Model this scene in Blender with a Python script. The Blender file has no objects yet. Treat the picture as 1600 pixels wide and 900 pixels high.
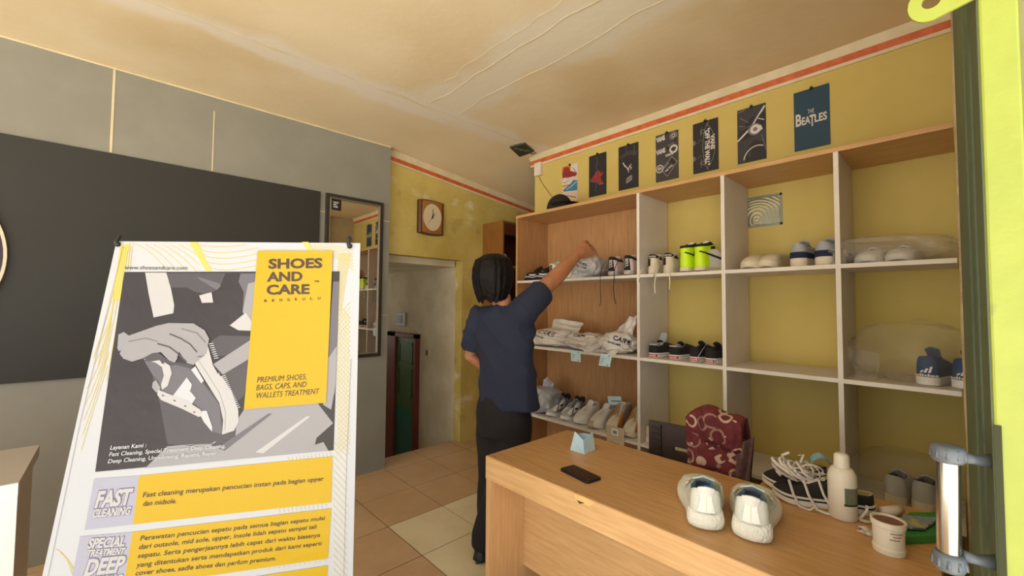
import bpy, bmesh, math, random
from mathutils import Vector, Matrix, noise
from mathutils.bvhtree import BVHTree
random.seed(7)
S = bpy.context.scene
COL = S.collection
# ------------------------------------------------------------------ camera
F_PX = 652.289                       # focal length in pixels of the 1600x900 frame
YAW, PITCH, ROLL = 0.815698, 0.040275, 0.007670
EYE = Vector((0, 0, 1.38))
fw = Vector((math.cos(YAW)*math.cos(PITCH), math.sin(YAW)*math.cos(PITCH), math.sin(PITCH)))
rt = Vector((math.sin(YAW), -math.cos(YAW), 0))
up = rt.cross(fw)
cr, sr = math.cos(ROLL), math.sin(ROLL)
CX, CY = cr*rt+sr*up, -sr*rt+cr*up
cam = bpy.data.cameras.new('camera')
cam.sensor_width = 36; cam.lens = F_PX/1600*36; cam.clip_start = .01
camo = bpy.data.objects.new('camera', cam); COL.objects.link(camo)
camo.matrix_world = Matrix(((CX.x, CY.x, -fw.x, EYE.x), (CX.y, CY.y, -fw.y, EYE.y), (CX.z, CY.z, -fw.z, EYE.z), (0, 0, 0, 1)))
S.camera = camo
def ray(x, y): return CX*((x-800)/F_PX)-CY*((y-450)/F_PX)+fw
def pl(x, y, ax, v):                 # where the sight line of a photo pixel meets a plane of the room
    d = ray(x, y); return EYE+d*((v-EYE[ax])/d[ax])
def ip(x, y, d): return EYE+ray(x, y)*d
def prj(P):
    c = Vector(P)-EYE; z = c.dot(fw); return (800+F_PX*c.dot(CX)/z, 450-F_PX*c.dot(CY)/z)
# ------------------------------------------------------------------ light
S.view_settings.view_transform = 'Standard'; S.view_settings.look = 'None'
S.view_settings.gamma = 1; S.view_settings.use_curve_mapping = False
S.view_settings.exposure = EXPO = 0.12
W = bpy.data.worlds.new('sky'); S.world = W; W.use_nodes = True
nt = W.node_tree; nt.nodes.clear()
tc = nt.nodes.new('ShaderNodeTexCoord'); sx = nt.nodes.new('ShaderNodeSeparateXYZ')
rp = nt.nodes.new('ShaderNodeValToRGB'); bg = nt.nodes.new('ShaderNodeBackground'); wo = nt.nodes.new('ShaderNodeOutputWorld')
mr = nt.nodes.new('ShaderNodeMapRange'); mr.inputs[1].default_value = -1; mr.inputs[2].default_value = 1
nt.links.new(tc.outputs['Generated'], sx.inputs[0]); nt.links.new(sx.outputs[2], mr.inputs[0]); nt.links.new(mr.outputs[0], rp.inputs[0])
nt.links.new(rp.outputs[0], bg.inputs[0]); nt.links.new(bg.outputs[0], wo.inputs[0])
e = rp.color_ramp.elements
e[0].position = 0; e[0].color = (1.92, 1.76, 1.46, 1)
e[1].position = 1; e[1].color = (.55, .66, .82, 1)
for p, c in ((.485, (1.92, 1.78, 1.52, 1)), (.515, (.9, .93, .95, 1))):
    q = e.new(p); q.color = c
bg.inputs[1].default_value = SKY = 2.15
sun = bpy.data.lights.new('sun', 'SUN'); sun.energy = SUN = 2.0; sun.angle = .01; sun.color = (1, .95, .85)
suno = bpy.data.objects.new('sun', sun); COL.objects.link(suno); suno.location = (-3, -1, 6)
suno.rotation_euler = Vector((.62, .10, -.78)).to_track_quat('-Z', 'Y').to_euler()
# ------------------------------------------------------------------ materials
def lin(c):
    r = []
    for v in c:
        v = v/255
        r.append(v/12.92 if v <= .04045 else ((v+.055)/1.055)**2.4)
    return (*r, 1)
MATS = {}
def mat(name, c, rough=.6, metal=0, spec=.5, c2=None, nscale=8, ndetail=5, stretch=(1, 1, 1), lo=.4, hi=.6, bump=0, bscale=60, alpha=None, trans=0, coat=0):
    if name in MATS: return MATS[name]
    m = bpy.data.materials.new(name); m.use_nodes = True; MATS[name] = m
    t = m.node_tree; b = t.nodes['Principled BSDF']
    b.inputs['Base Color'].default_value = lin(c); b.inputs['Roughness'].default_value = rough
    b.inputs['Metallic'].default_value = metal; b.inputs['Specular IOR Level'].default_value = spec
    b.inputs['Transmission Weight'].default_value = trans; b.inputs['Coat Weight'].default_value = coat
    if alpha is not None: b.inputs['Alpha'].default_value = alpha
    def coords(st):
        g = t.nodes.new('ShaderNodeTexCoord'); mp = t.nodes.new('ShaderNodeMapping'); mp.inputs['Scale'].default_value = st
        t.links.new(g.outputs['Object'], mp.inputs[0]); return mp.outputs[0]
    if c2 is not None:
        n = t.nodes.new('ShaderNodeTexNoise'); n.inputs['Scale'].default_value = nscale; n.inputs['Detail'].default_value = ndetail
        n.inputs['Roughness'].default_value = .6
        t.links.new(coords(stretch), n.inputs['Vector'])
        r = t.nodes.new('ShaderNodeValToRGB'); r.color_ramp.elements[0].position = lo; r.color_ramp.elements[1].position = hi
        r.color_ramp.elements[0].color = lin(c); r.color_ramp.elements[1].color = lin(c2)
        t.links.new(n.outputs[0], r.inputs[0]); t.links.new(r.outputs[0], b.inputs['Base Color'])
    if bump:
        n2 = t.nodes.new('ShaderNodeTexNoise'); n2.inputs['Scale'].default_value = bscale; n2.inputs['Detail'].default_value = 4
        t.links.new(coords((1, 1, 1)), n2.inputs['Vector'])
        bp = t.nodes.new('ShaderNodeBump'); bp.inputs['Strength'].default_value = bump; bp.inputs['Distance'].default_value = .01
        t.links.new(n2.outputs[0], bp.inputs['Height']); t.links.new(bp.outputs[0], b.inputs['Normal'])
    return m
def overlay(m, c, scale, lo, hi, stretch=(1, 1, 1), detail=6, seed=0.):
    """a second layer of stains over a material's colour"""
    t = m.node_tree; b = t.nodes['Principled BSDF']
    g = t.nodes.new('ShaderNodeTexCoord'); mp = t.nodes.new('ShaderNodeMapping'); mp.inputs['Scale'].default_value = stretch; mp.inputs['Location'].default_value = (seed, seed*.7, seed*1.3)
    t.links.new(g.outputs['Object'], mp.inputs[0])
    n = t.nodes.new('ShaderNodeTexNoise'); n.inputs['Scale'].default_value = scale; n.inputs['Detail'].default_value = detail
    t.links.new(mp.outputs[0], n.inputs['Vector'])
    r = t.nodes.new('ShaderNodeMapRange'); r.inputs[1].default_value = lo; r.inputs[2].default_value = hi
    t.links.new(n.outputs[0], r.inputs[0])
    x = t.nodes.new('ShaderNodeMix'); x.data_type = 'RGBA'
    src = b.inputs['Base Color']
    if src.is_linked: t.links.new(src.links[0].from_socket, x.inputs[6])
    else: x.inputs[6].default_value = src.default_value
    x.inputs[7].default_value = lin(c)
    t.links.new(r.outputs[0], x.inputs[0]); t.links.new(x.outputs[2], b.inputs['Base Color'])
    return m
def wood(name, a, b, axis, rough=.42):
    st = [14, 14, 14]; st[axis] = 1.1
    m = mat(name, a, rough, c2=b, nscale=5, ndetail=6, stretch=st, lo=.35, hi=.68)
    return m
PAINT_CREAM = mat('ceiling_paint', (230, 211, 172), .8, c2=(238, 222, 188), nscale=1.6, lo=.35, hi=.7, bump=.12, bscale=25)
overlay(PAINT_CREAM, (220, 198, 154), 1.1, .5, .72, seed=3)
def plaster_band(m, axis, at_, width, c, limit):
    """a skim-coated joint: paler plaster with a ragged edge along one line of the ceiling"""
    t = m.node_tree; b = t.nodes['Principled BSDF']; N = t.nodes.new; L = t.links.new
    g = N('ShaderNodeTexCoord'); sp = N('ShaderNodeSeparateXYZ'); ge = N('ShaderNodeNewGeometry'); L(ge.outputs['Position'], sp.inputs[0])
    n = N('ShaderNodeTexNoise'); n.inputs['Scale'].default_value = 2.5; n.inputs['Detail'].default_value = 7; L(ge.outputs['Position'], n.inputs['Vector'])
    def ma(op, a, bb):
        q = N('ShaderNodeMath'); q.operation = op
        for i, v in enumerate((a, bb)):
            if v is None: continue
            if isinstance(v, (int, float)): q.inputs[i].default_value = v
            else: L(v, q.inputs[i])
        return q.outputs[0]
    d = ma('ABSOLUTE', ma('SUBTRACT', sp.outputs[axis], at_), None)
    d = ma('ADD', d, ma('MULTIPLY', ma('SUBTRACT', n.outputs[0], .5), width*2.4))
    r = N('ShaderNodeMapRange'); r.inputs[1].default_value = width*.55; r.inputs[2].default_value = width*1.1; r.inputs[3].default_value = .75; r.inputs[4].default_value = 0; L(d, r.inputs[0])
    k = ma('LESS_THAN', sp.outputs[1-axis], limit); f = ma('MULTIPLY', r.outputs[0], k)
    x = N('ShaderNodeMix'); x.data_type = 'RGBA'; L(b.inputs['Base Color'].links[0].from_socket, x.inputs[6]); x.inputs[7].default_value = lin(c); L(f, x.inputs[0]); L(x.outputs[2], b.inputs['Base Color'])
plaster_band(PAINT_CREAM, 1, 2.5, .13, (238, 230, 216), 3.0); plaster_band(PAINT_CREAM, 0, 1.60, .26, (236, 229, 212), 2.62)
GREY_WALL = mat('grey_wall', (134, 132, 122), .55, c2=(140, 138, 128), nscale=3, bump=.03, bscale=200)
YELLOW = mat('yellow_wall', (206, 186, 108), .85, c2=(186, 164, 84), nscale=2.2, lo=.42, hi=.62, bump=.25, bscale=14)
overlay(YELLOW, (222, 214, 182), 2.6, .565, .66, stretch=(1, 1, 1.4), seed=1.7)
overlay(YELLOW, (156, 138, 72), 5, .58, .75, seed=8)
YELLOW_CLEAN = mat('yellow_wall_clean', (206, 184, 108), .85, c2=(198, 176, 98), nscale=1.5, bump=.08, bscale=20)
RECESS = mat('recess_plaster', (214, 204, 178), .85, c2=(200, 188, 160), nscale=3, bump=.1, bscale=20)
CREAM_TRIM = mat('cream_trim', (222, 208, 174), .6, c2=(212, 197, 160), nscale=9)
ORANGE = mat('orange_trim', (208, 104, 52), .6, c2=(190, 88, 40), nscale=20)
TILE_BROWN = mat('tile_brown', (196, 162, 124), .30, c2=(206, 174, 136), nscale=3.5, bump=.02)
TILE_LIGHT = mat('tile_light', (232, 218, 184), .28, c2=(222, 206, 170), nscale=3.5, bump=.02)
GROUT = mat('grout', (84, 60, 40), .9)
DARK_PANEL = mat('dark_panel', (37, 36, 33), .6, c2=(40, 38, 35), nscale=2)
BLACK = mat('black_plastic', (24, 22, 22), .4)
BLACK_MATT = mat('black_matt', (26, 24, 24), .8)
WHITE_LAM = mat('white_laminate', (226, 218, 206), .45, c2=(216, 206, 192), nscale=4)
WHITE = mat('white', (235, 235, 232), .5)
GREY_LAM = mat('grey_laminate', (186, 178, 172), .5, c2=(178, 170, 163), nscale=3)
GREY_BOARD = mat('grey_shelf_board', (222, 214, 206), .55, c2=(214, 205, 196), nscale=3)
WOOD_V = wood('wood_vertical', (192, 146, 98), (172, 124, 78), 2)
WOOD_Y = wood('wood_along', (206, 162, 108), (186, 140, 88), 1)
WOOD_LIT = wood('desk_fascia', (226, 184, 130), (208, 162, 108), 1)  # same desk wood made paler: daylight on the front put into the colour
WOOD_SIDE = wood('desk_side', (220, 178, 124), (204, 158, 106), 2)
# ------------------------------------------------------------------ objects
def tag(o, label=None, cat=None, group=None, kind=None):
    if label: o['label'] = label
    if cat: o['category'] = cat
    if group: o['group'] = group
    if kind: o['kind'] = kind
    return o
def thing(name, label, cat, loc, rz=0, group=None):
    o = bpy.data.objects.new(name, None); COL.objects.link(o); o.empty_display_size = .05
    o.location = loc; o.rotation_euler = (0, 0, rz)
    return tag(o, label, cat, group)
def link_mesh(name, me, parent=None):
    o = bpy.data.objects.new(name, me); COL.objects.link(o)
    if parent: o.parent = parent
    return o
class MB:
    def __init__(s): s.v = []; s.f = []; s.m = []; s.cur = 0
    def add(s, vs, fs, m=None):
        n = len(s.v); s.v += [Vector(p) for p in vs]
        for f in fs: s.f.append([i+n for i in f]); s.m.append(s.cur if m is None else m)
        return n
    def box(s, a, b, m=None):
        x0, y0, z0 = a; x1, y1, z1 = b
        s.add([(x0, y0, z0), (x1, y0, z0), (x1, y1, z0), (x0, y1, z0), (x0, y0, z1), (x1, y0, z1), (x1, y1, z1), (x0, y1, z1)],
              [(0, 3, 2, 1), (4, 5, 6, 7), (0, 1, 5, 4), (1, 2, 6, 5), (2, 3, 7, 6), (3, 0, 4, 7)], m)
        return s
    def rings(s, R, m=None, cap=True, closed=False):
        n = len(R[0]); base = s.add([p for r in R for p in r], [], m)
        mm = s.cur if m is None else m; k = len(R)
        for i in range(k if closed else k-1):
            a, b = base+i*n, base+((i+1) % k)*n
            for j in range(n):
                s.f.append([a+j, a+(j+1) % n, b+(j+1) % n, b+j]); s.m.append(mm)
        if cap and not closed:
            s.f.append([base+j for j in range(n)][::-1]); s.m.append(mm)
            s.f.append([base+(k-1)*n+j for j in range(n)]); s.m.append(mm)
        return s
    def tube(s, pts, r, n=8, m=None, closed=False, flat=1.0, cap=True):
        pts = [Vector(p) for p in pts]; k = len(pts); R = []
        rr = r if isinstance(r, (list, tuple)) else [r]*k
        N = None
        for i, p in enumerate(pts):
            a = pts[(i-1) % k] if closed else pts[max(i-1, 0)]; b = pts[(i+1) % k] if closed else pts[min(i+1, k-1)]
            T = (b-a).normalized() if (b-a).length > 1e-9 else Vector((0, 0, 1))
            if N is None:
                N = T.cross(Vector((0, 0, 1)));
                if N.length < .05: N = T.cross(Vector((1, 0, 0)))
            N = (N-T*N.dot(T)).normalized(); B = T.cross(N)
            R.append([p+(N*math.cos(q)+B*math.sin(q)*flat)*rr[i] for q in [2*math.pi*j/n for j in range(n)]])
        return s.rings(R, m, cap and not closed, closed)
    def lathe(s, prof, c=(0, 0, 0), n=24, m=None, cap=True):
        c = Vector(c)
        return s.rings([[c+Vector((r*math.cos(2*math.pi*j/n), r*math.sin(2*math.pi*j/n), z)) for j in range(n)] for r, z in prof], m, cap)
    def prism(s, poly, d, m=None):            # polygon of 3-D points pushed along d
        n = len(poly); d = Vector(d); P = [Vector(p) for p in poly]
        s.add(P+[p+d for p in P], [list(range(n))[::-1], [n+i for i in range(n)]]+[[i, (i+1) % n, n+(i+1) % n, n+i] for i in range(n)], m); return s
    def grid(s, fn, nu, nv, m=None):
        s.add([fn(i/nu, j/nv) for j in range(nv+1) for i in range(nu+1)],
              [[j*(nu+1)+i, j*(nu+1)+i+1, (j+1)*(nu+1)+i+1, (j+1)*(nu+1)+i] for j in range(nv) for i in range(nu)], m); return s
    def ball(s, c, r, n=12, m=None):
        c = Vector(c); r = r if isinstance(r, (tuple, list, Vector)) else (r, r, r)
        R = [[c+Vector((r[0]*math.sin(a)*math.cos(b), r[1]*math.sin(a)*math.sin(b), -r[2]*math.cos(a))) for b in [2*math.pi*j/n for j in range(n)]]
             for a in [math.pi*(.02+.96*i/(n//2+2)) for i in range(n//2+3)]]
        return s.rings(R, m)
    def xf(s, M, start=0):
        for i in range(start, len(s.v)): s.v[i] = M @ s.v[i]
        return s
    def mesh(s, name, mats, off=(0, 0, 0), smooth=False):
        me = bpy.data.meshes.new(name); off = Vector(off)
        me.from_pydata([p-off for p in s.v], [], s.f)
        for m in (mats if isinstance(mats, (list, tuple)) else [mats]): me.materials.append(m)
        me.polygons.foreach_set('material_index', s.m)
        bm = bmesh.new(); bm.from_mesh(me); bmesh.ops.recalc_face_normals(bm, faces=bm.faces); bm.to_mesh(me); bm.free()
        if smooth: me.polygons.foreach_set('use_smooth', [True]*len(me.polygons))
        return me
    def build(s, name, mats, parent=None, smooth=False, bevel=0, local=False):
        """world-space shape -> object; under a parent it is moved into the parent's frame (local=True: already there)"""
        if parent is not None:
            off = (0, 0, 0) if local else parent_off(parent)
            o = link_mesh(name, s.mesh(name, mats, off, smooth), parent)
        else:
            lo = Vector([min(p[i] for p in s.v) for i in range(3)]); hi = Vector([max(p[i] for p in s.v) for i in range(3)])
            off = Vector(((lo.x+hi.x)/2, (lo.y+hi.y)/2, lo.z))
            o = link_mesh(name, s.mesh(name, mats, off, smooth)); o.location = off
        if bevel: add_bevel(o, bevel)
        if smooth == 'auto':
            pass
        return o
def parent_off(p):
    o = Vector((0, 0, 0))
    while p: o += p.location; p = p.parent
    return o
def add_bevel(o, w, seg=2):
    b = o.modifiers.new('bevel', 'BEVEL'); b.width = w; b.segments = seg; b.limit_method = 'ANGLE'; b.angle_limit = math.radians(40)
def baked(o):
    """apply an object's modifiers"""
    dg = bpy.context.evaluated_depsgraph_get(); dg.update()
    me = bpy.data.meshes.new_from_object(o.evaluated_get(dg)); old = o.data; o.modifiers.clear(); o.data = me
    bpy.data.meshes.remove(old); return o
def remesh(o, vox, it=6, fac=.5, flat=False):
    r = o.modifiers.new('r', 'REMESH'); r.mode = 'VOXEL'; r.voxel_size = vox
    if it:
        s = o.modifiers.new('s', 'SMOOTH'); s.iterations = it; s.factor = fac
    mats = list(o.data.materials)
    baked(o)
    if not o.data.materials:
        for m in mats: o.data.materials.append(m)
    o.data.polygons.foreach_set('use_smooth', [True]*len(o.data.polygons)); return o
def struct(o): o['kind'] = 'structure'; return o
TXT = {}
def text2d(s, bold=0.0):
    """(vertices, faces, width) of a line of lettering, cap height 1"""
    k = (s, bold)
    if k in TXT: return TXT[k]
    cu = bpy.data.curves.new('t', 'FONT'); cu.body = s; cu.offset = bold; cu.resolution_u = 3; cu.fill_mode = 'FRONT'
    o = bpy.data.objects.new('t', cu); COL.objects.link(o)
    dg = bpy.context.evaluated_depsgraph_get(); me = bpy.data.meshes.new_from_object(o.evaluated_get(dg))
    V = [(v.co.x, v.co.y) for v in me.vertices]; Fc = [list(p.vertices) for p in me.polygons]
    bpy.data.objects.remove(o); bpy.data.curves.remove(cu); bpy.data.meshes.remove(me)
    x0 = min(v[0] for v in V); x1 = max(v[0] for v in V); cap = .729
    V = [((x-x0)/cap, y/cap) for x, y in V]
    TXT[k] = (V, Fc, (x1-x0)/cap); return TXT[k]
def add_text(mb, s, O, U, Vv, w=None, h=.01, m=None, bold=0, shear=0):
    """lettering on a flat face: origin O, unit directions U (reading) and Vv (up), width w (None: natural), cap height h"""
    V, Fc, wid = text2d(s, bold); sx = (w/wid) if w else h
    O, U, Vv = Vector(O), Vector(U), Vector(Vv)
    mb.add([O+U*(x*sx+shear*y*h)+Vv*(y*h) for x, y in V], Fc, m)
# ================================================================== THE ROOM
XR, YG, YB, ZC = 2.745, 3.317, 3.43, 2.74
# floor tiles, 40 cm
m = MB(); m.cur = 2
m.box((-3, -.12, -.06), (4.3, 3.54, -.004))
x = 1.262-.4*11
g = .0035
for i in range(22):
    for j in range(14):
        x0, y0 = 1.262-.4*11+.4*i, 2.444-.4*10+.4*j
        a, b = max(x0+g, -3), min(x0+.4-g, 4.3); c, d = max(y0+g, -.12), min(y0+.4-g, 3.54)
        if b-a < .01 or d-c < .01: continue
        light = x0 > 1.2 and y0 < 2.4
        m.box((a, c, -.005), (b, d, 0), 1 if light else 0)
struct(m.build('floor', [TILE_BROWN, TILE_LIGHT, GROUT]))
# ceiling: flat over the shop, sagging over the passage
def ss(t): t = min(max(t, 0), 1); return t*t*(3-2*t)
def ceil_z(x, y):
    return ZC-max(0, x-1.74)*.108*ss((y-2.45)/.95)+.006*noise.noise(Vector((x*1.3, y*1.3, 0)))*ss((3.2-y)/.3)
m = MB(); nx, ny = 60, 46
xs = [-3+7.4*i/nx for i in range(nx+1)]; ys = [-.35+3.95*j/ny for j in range(ny+1)]
m.grid(lambda u, v: (-3+7.4*u, -.35+3.95*v, ceil_z(-3+7.4*u, -.35+3.95*v)), nx, ny)
m.grid(lambda u, v: (-3+7.4*u, -.35+3.95*v, ZC+.15), 1, 1)
o = struct(m.build('ceiling', PAINT_CREAM, smooth=True))
# plaster seams that cross the ceiling
def seam(name, a, b, w, mtl, t=.004):
    a, b = Vector(a), Vector(b); d = (b-a).normalized(); n = Vector((-d.y, d.x, 0)); q = MB(); k = 40
    top, bot = [], []
    for i in range(k+1):
        p = a.lerp(b, i/k); wa = w*max(.02, .25+1.3*noise.noise(Vector((i*.45, a.x*3, 1)))); wb = w*max(.02, .25+1.3*noise.noise(Vector((i*.45, a.x*3, 7))))
        p = p+n*.03*noise.noise(Vector((i*.2, a.x*5, 3))); e0, e1 = p+n*wa, p-n*wb
        top.append(e0); bot.append(e1)
    for i in range(k):
        quad = [top[i], top[i+1], bot[i+1], bot[i]]
        quad = [Vector((v.x, v.y, ceil_z(v.x, v.y)-.001-(t if 0 else 0))) for v in quad]
        mid = [(quad[0]+quad[3])/2-Vector((0, 0, t)), (quad[1]+quad[2])/2-Vector((0, 0, t))]
        q.add(quad+mid, [(0, 1, 5, 4), (4, 5, 2, 3)])
    return struct(q.build(name, mtl, smooth=True))
SEAM = mat('seam_plaster', (234, 220, 190), .8, c2=(226, 210, 176), nscale=9, bump=.2, bscale=30)
seam('trim_1', (-.6, 2.46, 0), (2.6, 2.46, 0), .02, SEAM, .002)
seam('trim_2', (1.50, .2, 0), (1.50, 2.4, 0), .014, SEAM, .0025)
seam('trim_3', (1.72, .2, 0), (1.72, 2.4, 0), .010, SEAM, .0025)
seam('trim_4', (1.40, .9, 0), (1.40, 2.1, 0), .006, SEAM, .0015)
# grey clad wall on the left
m = MB(); m.box((-3, YG, 0), (1.671, YB+.1, ZC+.02))
gw = struct(m.build('wall_left', GREY_WALL))
m = MB()
for xx, z0, z1, w in ((-.062, 2.24, ZC, .0055), (.417, 2.24, 2.64, .003)): m.box((xx-w, YG-.002, z0), (xx+w, YG+.004, z1))
m.box((1.092, YG-.002, 2.083), (1.135, YG+.004, 2.088)); m.box((1.60, YG-.002, 2.083), (1.671, YG+.004, 2.088)); m.box((1.60, YG-.0015, 1.283), (1.671, YG+.004, 1.286))
m.box((-3, YG-.006, ZC-.012), (1.671, YG+.004, ZC-.002))
m.build('joint_strip', CREAM_TRIM, gw)
# yellow back wall with the low opening
m = MB()
zt = lambda x: ceil_z(x, YB)+.03
def wallbit(x0, x1, z0):
    P = [(x0, YB, z0), (x1, YB, z0), (x1, YB, zt(x1)), (x0, YB, zt(x0))]; m.prism(P, (0, .11, 0))
wallbit(1.60, 2.452, 1.826); wallbit(2.452, 2.53, 1.826); wallbit(2.53, 4.3, 0)
wb = struct(m.build('wall_back', YELLOW))
# cornices: cream over an orange band
def cornice(name, a, b, inward, z0f, z1f, c=.0):
    a, b, n = Vector(a), Vector(b), Vector(inward); q = MB()
    def strip(t0, t1, d0, d1, mi):
        za, zb = z0f, z1f
        P = [a+Vector((0, 0, za-t0)), a+Vector((0, 0, za-t1)), b+Vector((0, 0, zb-t1)), b+Vector((0, 0, zb-t0))]
        q.add(P+[P[0]+n*d0, P[1]+n*d1, P[2]+n*d1, P[3]+n*d0], [(4, 5, 6, 7), (0, 4, 7, 3), (1, 2, 6, 5), (0, 1, 5, 4), (3, 7, 6, 2)], mi)
    strip(-.01, .042, .05, .022, 0); strip(.042, .078, .02, .012, 1); strip(.078, .092, .018, .01, 0)
    return struct(q.build(name, [CREAM_TRIM, ORANGE]))
cornice('trim_back', (1.68, YB, 0), (4.2, YB, 0), (0, -1, 0), ceil_z(1.68, YB), ceil_z(4.2, YB))
cornice('trim_right', (XR, 2.66, 0), (XR, -.02, 0), (-1, 0, 0), ZC, ZC)
# right wall, pierced by the glass block
m = MB(); y0, y1, z0, z1 = .666, .866, 1.852, 2.034
m.box((XR, -.3, 0), (XR+.12, y0, ZC+.02)); m.box((XR, y1, 0), (XR+.12, 2.62, ZC+.02))
m.box((XR, y0, 0), (XR+.12, y1, z0)); m.box((XR, y0, z1), (XR+.12, y1, ZC+.02))
struct(m.build('wall_right', YELLOW_CLEAN))
# passage behind, front wall, far left wall
m = MB(); m.box((4.2, 2.2, 0), (4.3, 3.5, ZC)); m.box((XR+.12, 2.3, 0), (4.3, 2.4, ZC)); struct(m.build('wall_passage', YELLOW_CLEAN))
m = MB(); m.box((1.32, -.32, 0), (XR+.12, -.06, ZC)); m.box((-3.0, -.32, 2.6), (1.32, -.10, ZC)); struct(m.build('wall_front', RECESS))
POST = mat('post_wood', (190, 168, 134), .7, c2=(166, 142, 108), nscale=9)
m = MB()
for i in range(24):
    za, zb = 2.74*i/24, 2.74*(i+1)/24; w = lambda z: .006*noise.noise(Vector((z*5, 2, 3)))
    m.add([(2.20, -.052+w(za)*0, za), (2.32, -.052, za), (2.32, -.014+w(za), za), (2.20, -.012+w(za), za), (2.20, -.052, zb), (2.32, -.052, zb), (2.32, -.014+w(zb), zb), (2.20, -.012+w(zb), zb)],
          [(0, 3, 2, 1), (4, 5, 6, 7), (0, 1, 5, 4), (1, 2, 6, 5), (2, 3, 7, 6), (3, 0, 4, 7)])
struct(m.build('trim_post', POST))
# recess beyond the low opening: a sunken back corridor
m = MB(); m.box((2.52, YB+.11, -1), (2.62, 7, 2.0)); m.box((1.2, YB+.11, -1), (1.3, 7, 2)); m.box((1.2, 7, -1), (2.62, 7.1, .7)); struct(m.build('wall_corridor', RECESS))
m = MB(); m.box((1.2, YB+.11, 1.765), (2.62, 7, 1.86)); struct(m.build('ceiling_corridor', RECESS))
m = MB(); m.box((1.2, YB+.11, -1.05), (2.62, 7, -.95)); m.box((1.2, YB+.08, -1), (2.62, YB+.112, -.06)); struct(m.build('floor_corridor', TILE_BROWN))
# door on the corridor wall
DOOR_RED = mat('door_frame_red', (112, 50, 38), .6); DOOR_GREEN = mat('door_green', (62, 98, 40), .5, c2=(52, 86, 34), nscale=6); DOOR_TEAL = mat('door_teal', (22, 92, 76), .5)
d1 = thing('door_1', None, None, (2.5, 4.5, -.95)); d1['kind'] = 'structure'
m = MB(); m.box((2.46, 4.20, -.95), (2.52, 4.25, 1.035)); m.box((2.46, 4.68, -.95), (2.52, 5.0, 1.035)); m.box((2.46, 4.20, .985), (2.52, 5.0, 1.035)); m.build('door_frame', DOOR_RED, d1, bevel=.004)
m = MB(); m.box((2.485, 4.25, .17), (2.518, 4.68, .985), 0); m.box((2.485, 4.25, -.94), (2.518, 4.68, .17), 1)
for a, b, c, d in ((4.30, 4.62, .3, .62), (4.30, 4.62, .68, .93)):
    for q in ((a, a+.02, c, d), (b-.02, b, c, d), (a, b, c, c+.02), (a, b, d-.02, d)): m.box((2.478, q[0], q[2]), (2.49, q[1], q[3]), 0)
m.build('door_leaf', [DOOR_GREEN, DOOR_TEAL], d1)
# sockets on the corridor wall
def plate(name, y0, y1, z0, z1, label, cat, colr):
    t = thing(name, label, cat, (2.52, (y0+y1)/2, z0))
    m = MB(); m.box((2.500, y0, z0), (2.52, y1, z1)); m.build('cover_plate', mat(name+'_plate', colr, .5), t, bevel=.003)
    m = MB(); m.box((2.496, y0+(y1-y0)*.35, z0+(z1-z0)*.2), (2.502, y1-(y1-y0)*.1, z1-(z1-z0)*.2)); m.build('switch_rocker', mat(name+'_rocker', (70, 62, 54), .5), t)
plate('meter_box', 4.52, 4.74, 1.115, 1.275, 'small grey box with dark centre on the corridor wall above the green door', 'electrical box', (150, 140, 120))
plate('wall_switch', 3.98, 4.05, .80, .89, 'small pale switch on the corridor wall beside the green door', 'switch', (190, 182, 160))
# glass block window
GLASS = mat('block_glass', (166, 156, 124), .14, trans=.5, spec=.6)
w1 = thing('window_1', None, None, (XR, .766, 1.852)); w1['kind'] = 'structure'
m = MB()
for a, b, c, d in ((y0, y1, z0, z0+.012), (y0, y1, z1-.012, z1), (y0, y0+.012, z0, z1), (y1-.012, y1, z0, z1)): m.box((XR-.004, a, c), (XR+.1, b, d))
m.build('window_frame', mat('block_rim', (150, 160, 150), .3, trans=.3), w1)
m = MB()
def wave(u, v):
    y, z = y0+.012+u*.176, z0+.012+v*.158
    r = math.hypot(y-.80, (z-1.90)*1.0)
    amp = .004*math.sin(r*330+1.5*math.sin(z*60))+.003*noise.noise(Vector((y*60, z*60, 1)))*max(0, 1-(y-.68)/.12)
    return (XR+.004+amp, y, z)
m.grid(wave, 60, 54); m.grid(lambda u, v: (XR+.09, y0+.012+u*.176, z0+.012+v*.158), 1, 1)
m.build('window_pane', GLASS, w1, smooth=True)
# ================================================================== DOOR AT THE RIGHT EDGE
LIME = mat('lime_paint', (156, 166, 66), .38, c2=(146, 156, 60), nscale=7, lo=.4, hi=.7, bump=.12, bscale=40)
overlay(LIME, (122, 126, 74), 16, .66, .74, seed=5)
STEEL = mat('brushed_steel', (214, 208, 196), .22, metal=1); GREYP = mat('grey_bracket', (92, 98, 104), .45)
d2 = thing('door_2', None, None, (.82, -.045, 0)); d2['kind'] = 'structure'
LIME_SHADE = mat('lime_in_shade', (86, 100, 66), .55, c2=(74, 90, 70), nscale=6, stretch=(1, 1, .3), bump=.1, bscale=60)  # inner side of the lime leaf: its shade is put into this darker green
NE, FE = Vector((.80, -.029, 0)), Vector((1.32, -.012, 0))
dd = (FE-NE).normalized(); nn = Vector((dd.y, -dd.x, 0))
m = MB(); m.prism([NE, FE, FE+nn*.04, NE+nn*.034], (0, 0, 2.4)); m.build('door_leaf', LIME, d2, bevel=.003)
m = MB(); m.prism([NE+dd*.003, FE-dd*.003, FE-dd*.003-nn*.0015, NE+dd*.003-nn*.0015], (0, 0, 2.4)); m.build('inner_face', LIME_SHADE, d2)
m = MB()
for a, b in ((.10, .13), (.22, .235)):
    p = NE+dd*a-nn*.004; q = NE+dd*b-nn*.004; m.prism([p, q, q+nn*.005, p+nn*.005], (0, 0, 2.4))
m.build('door_bead', LIME_SHADE, d2)
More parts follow.
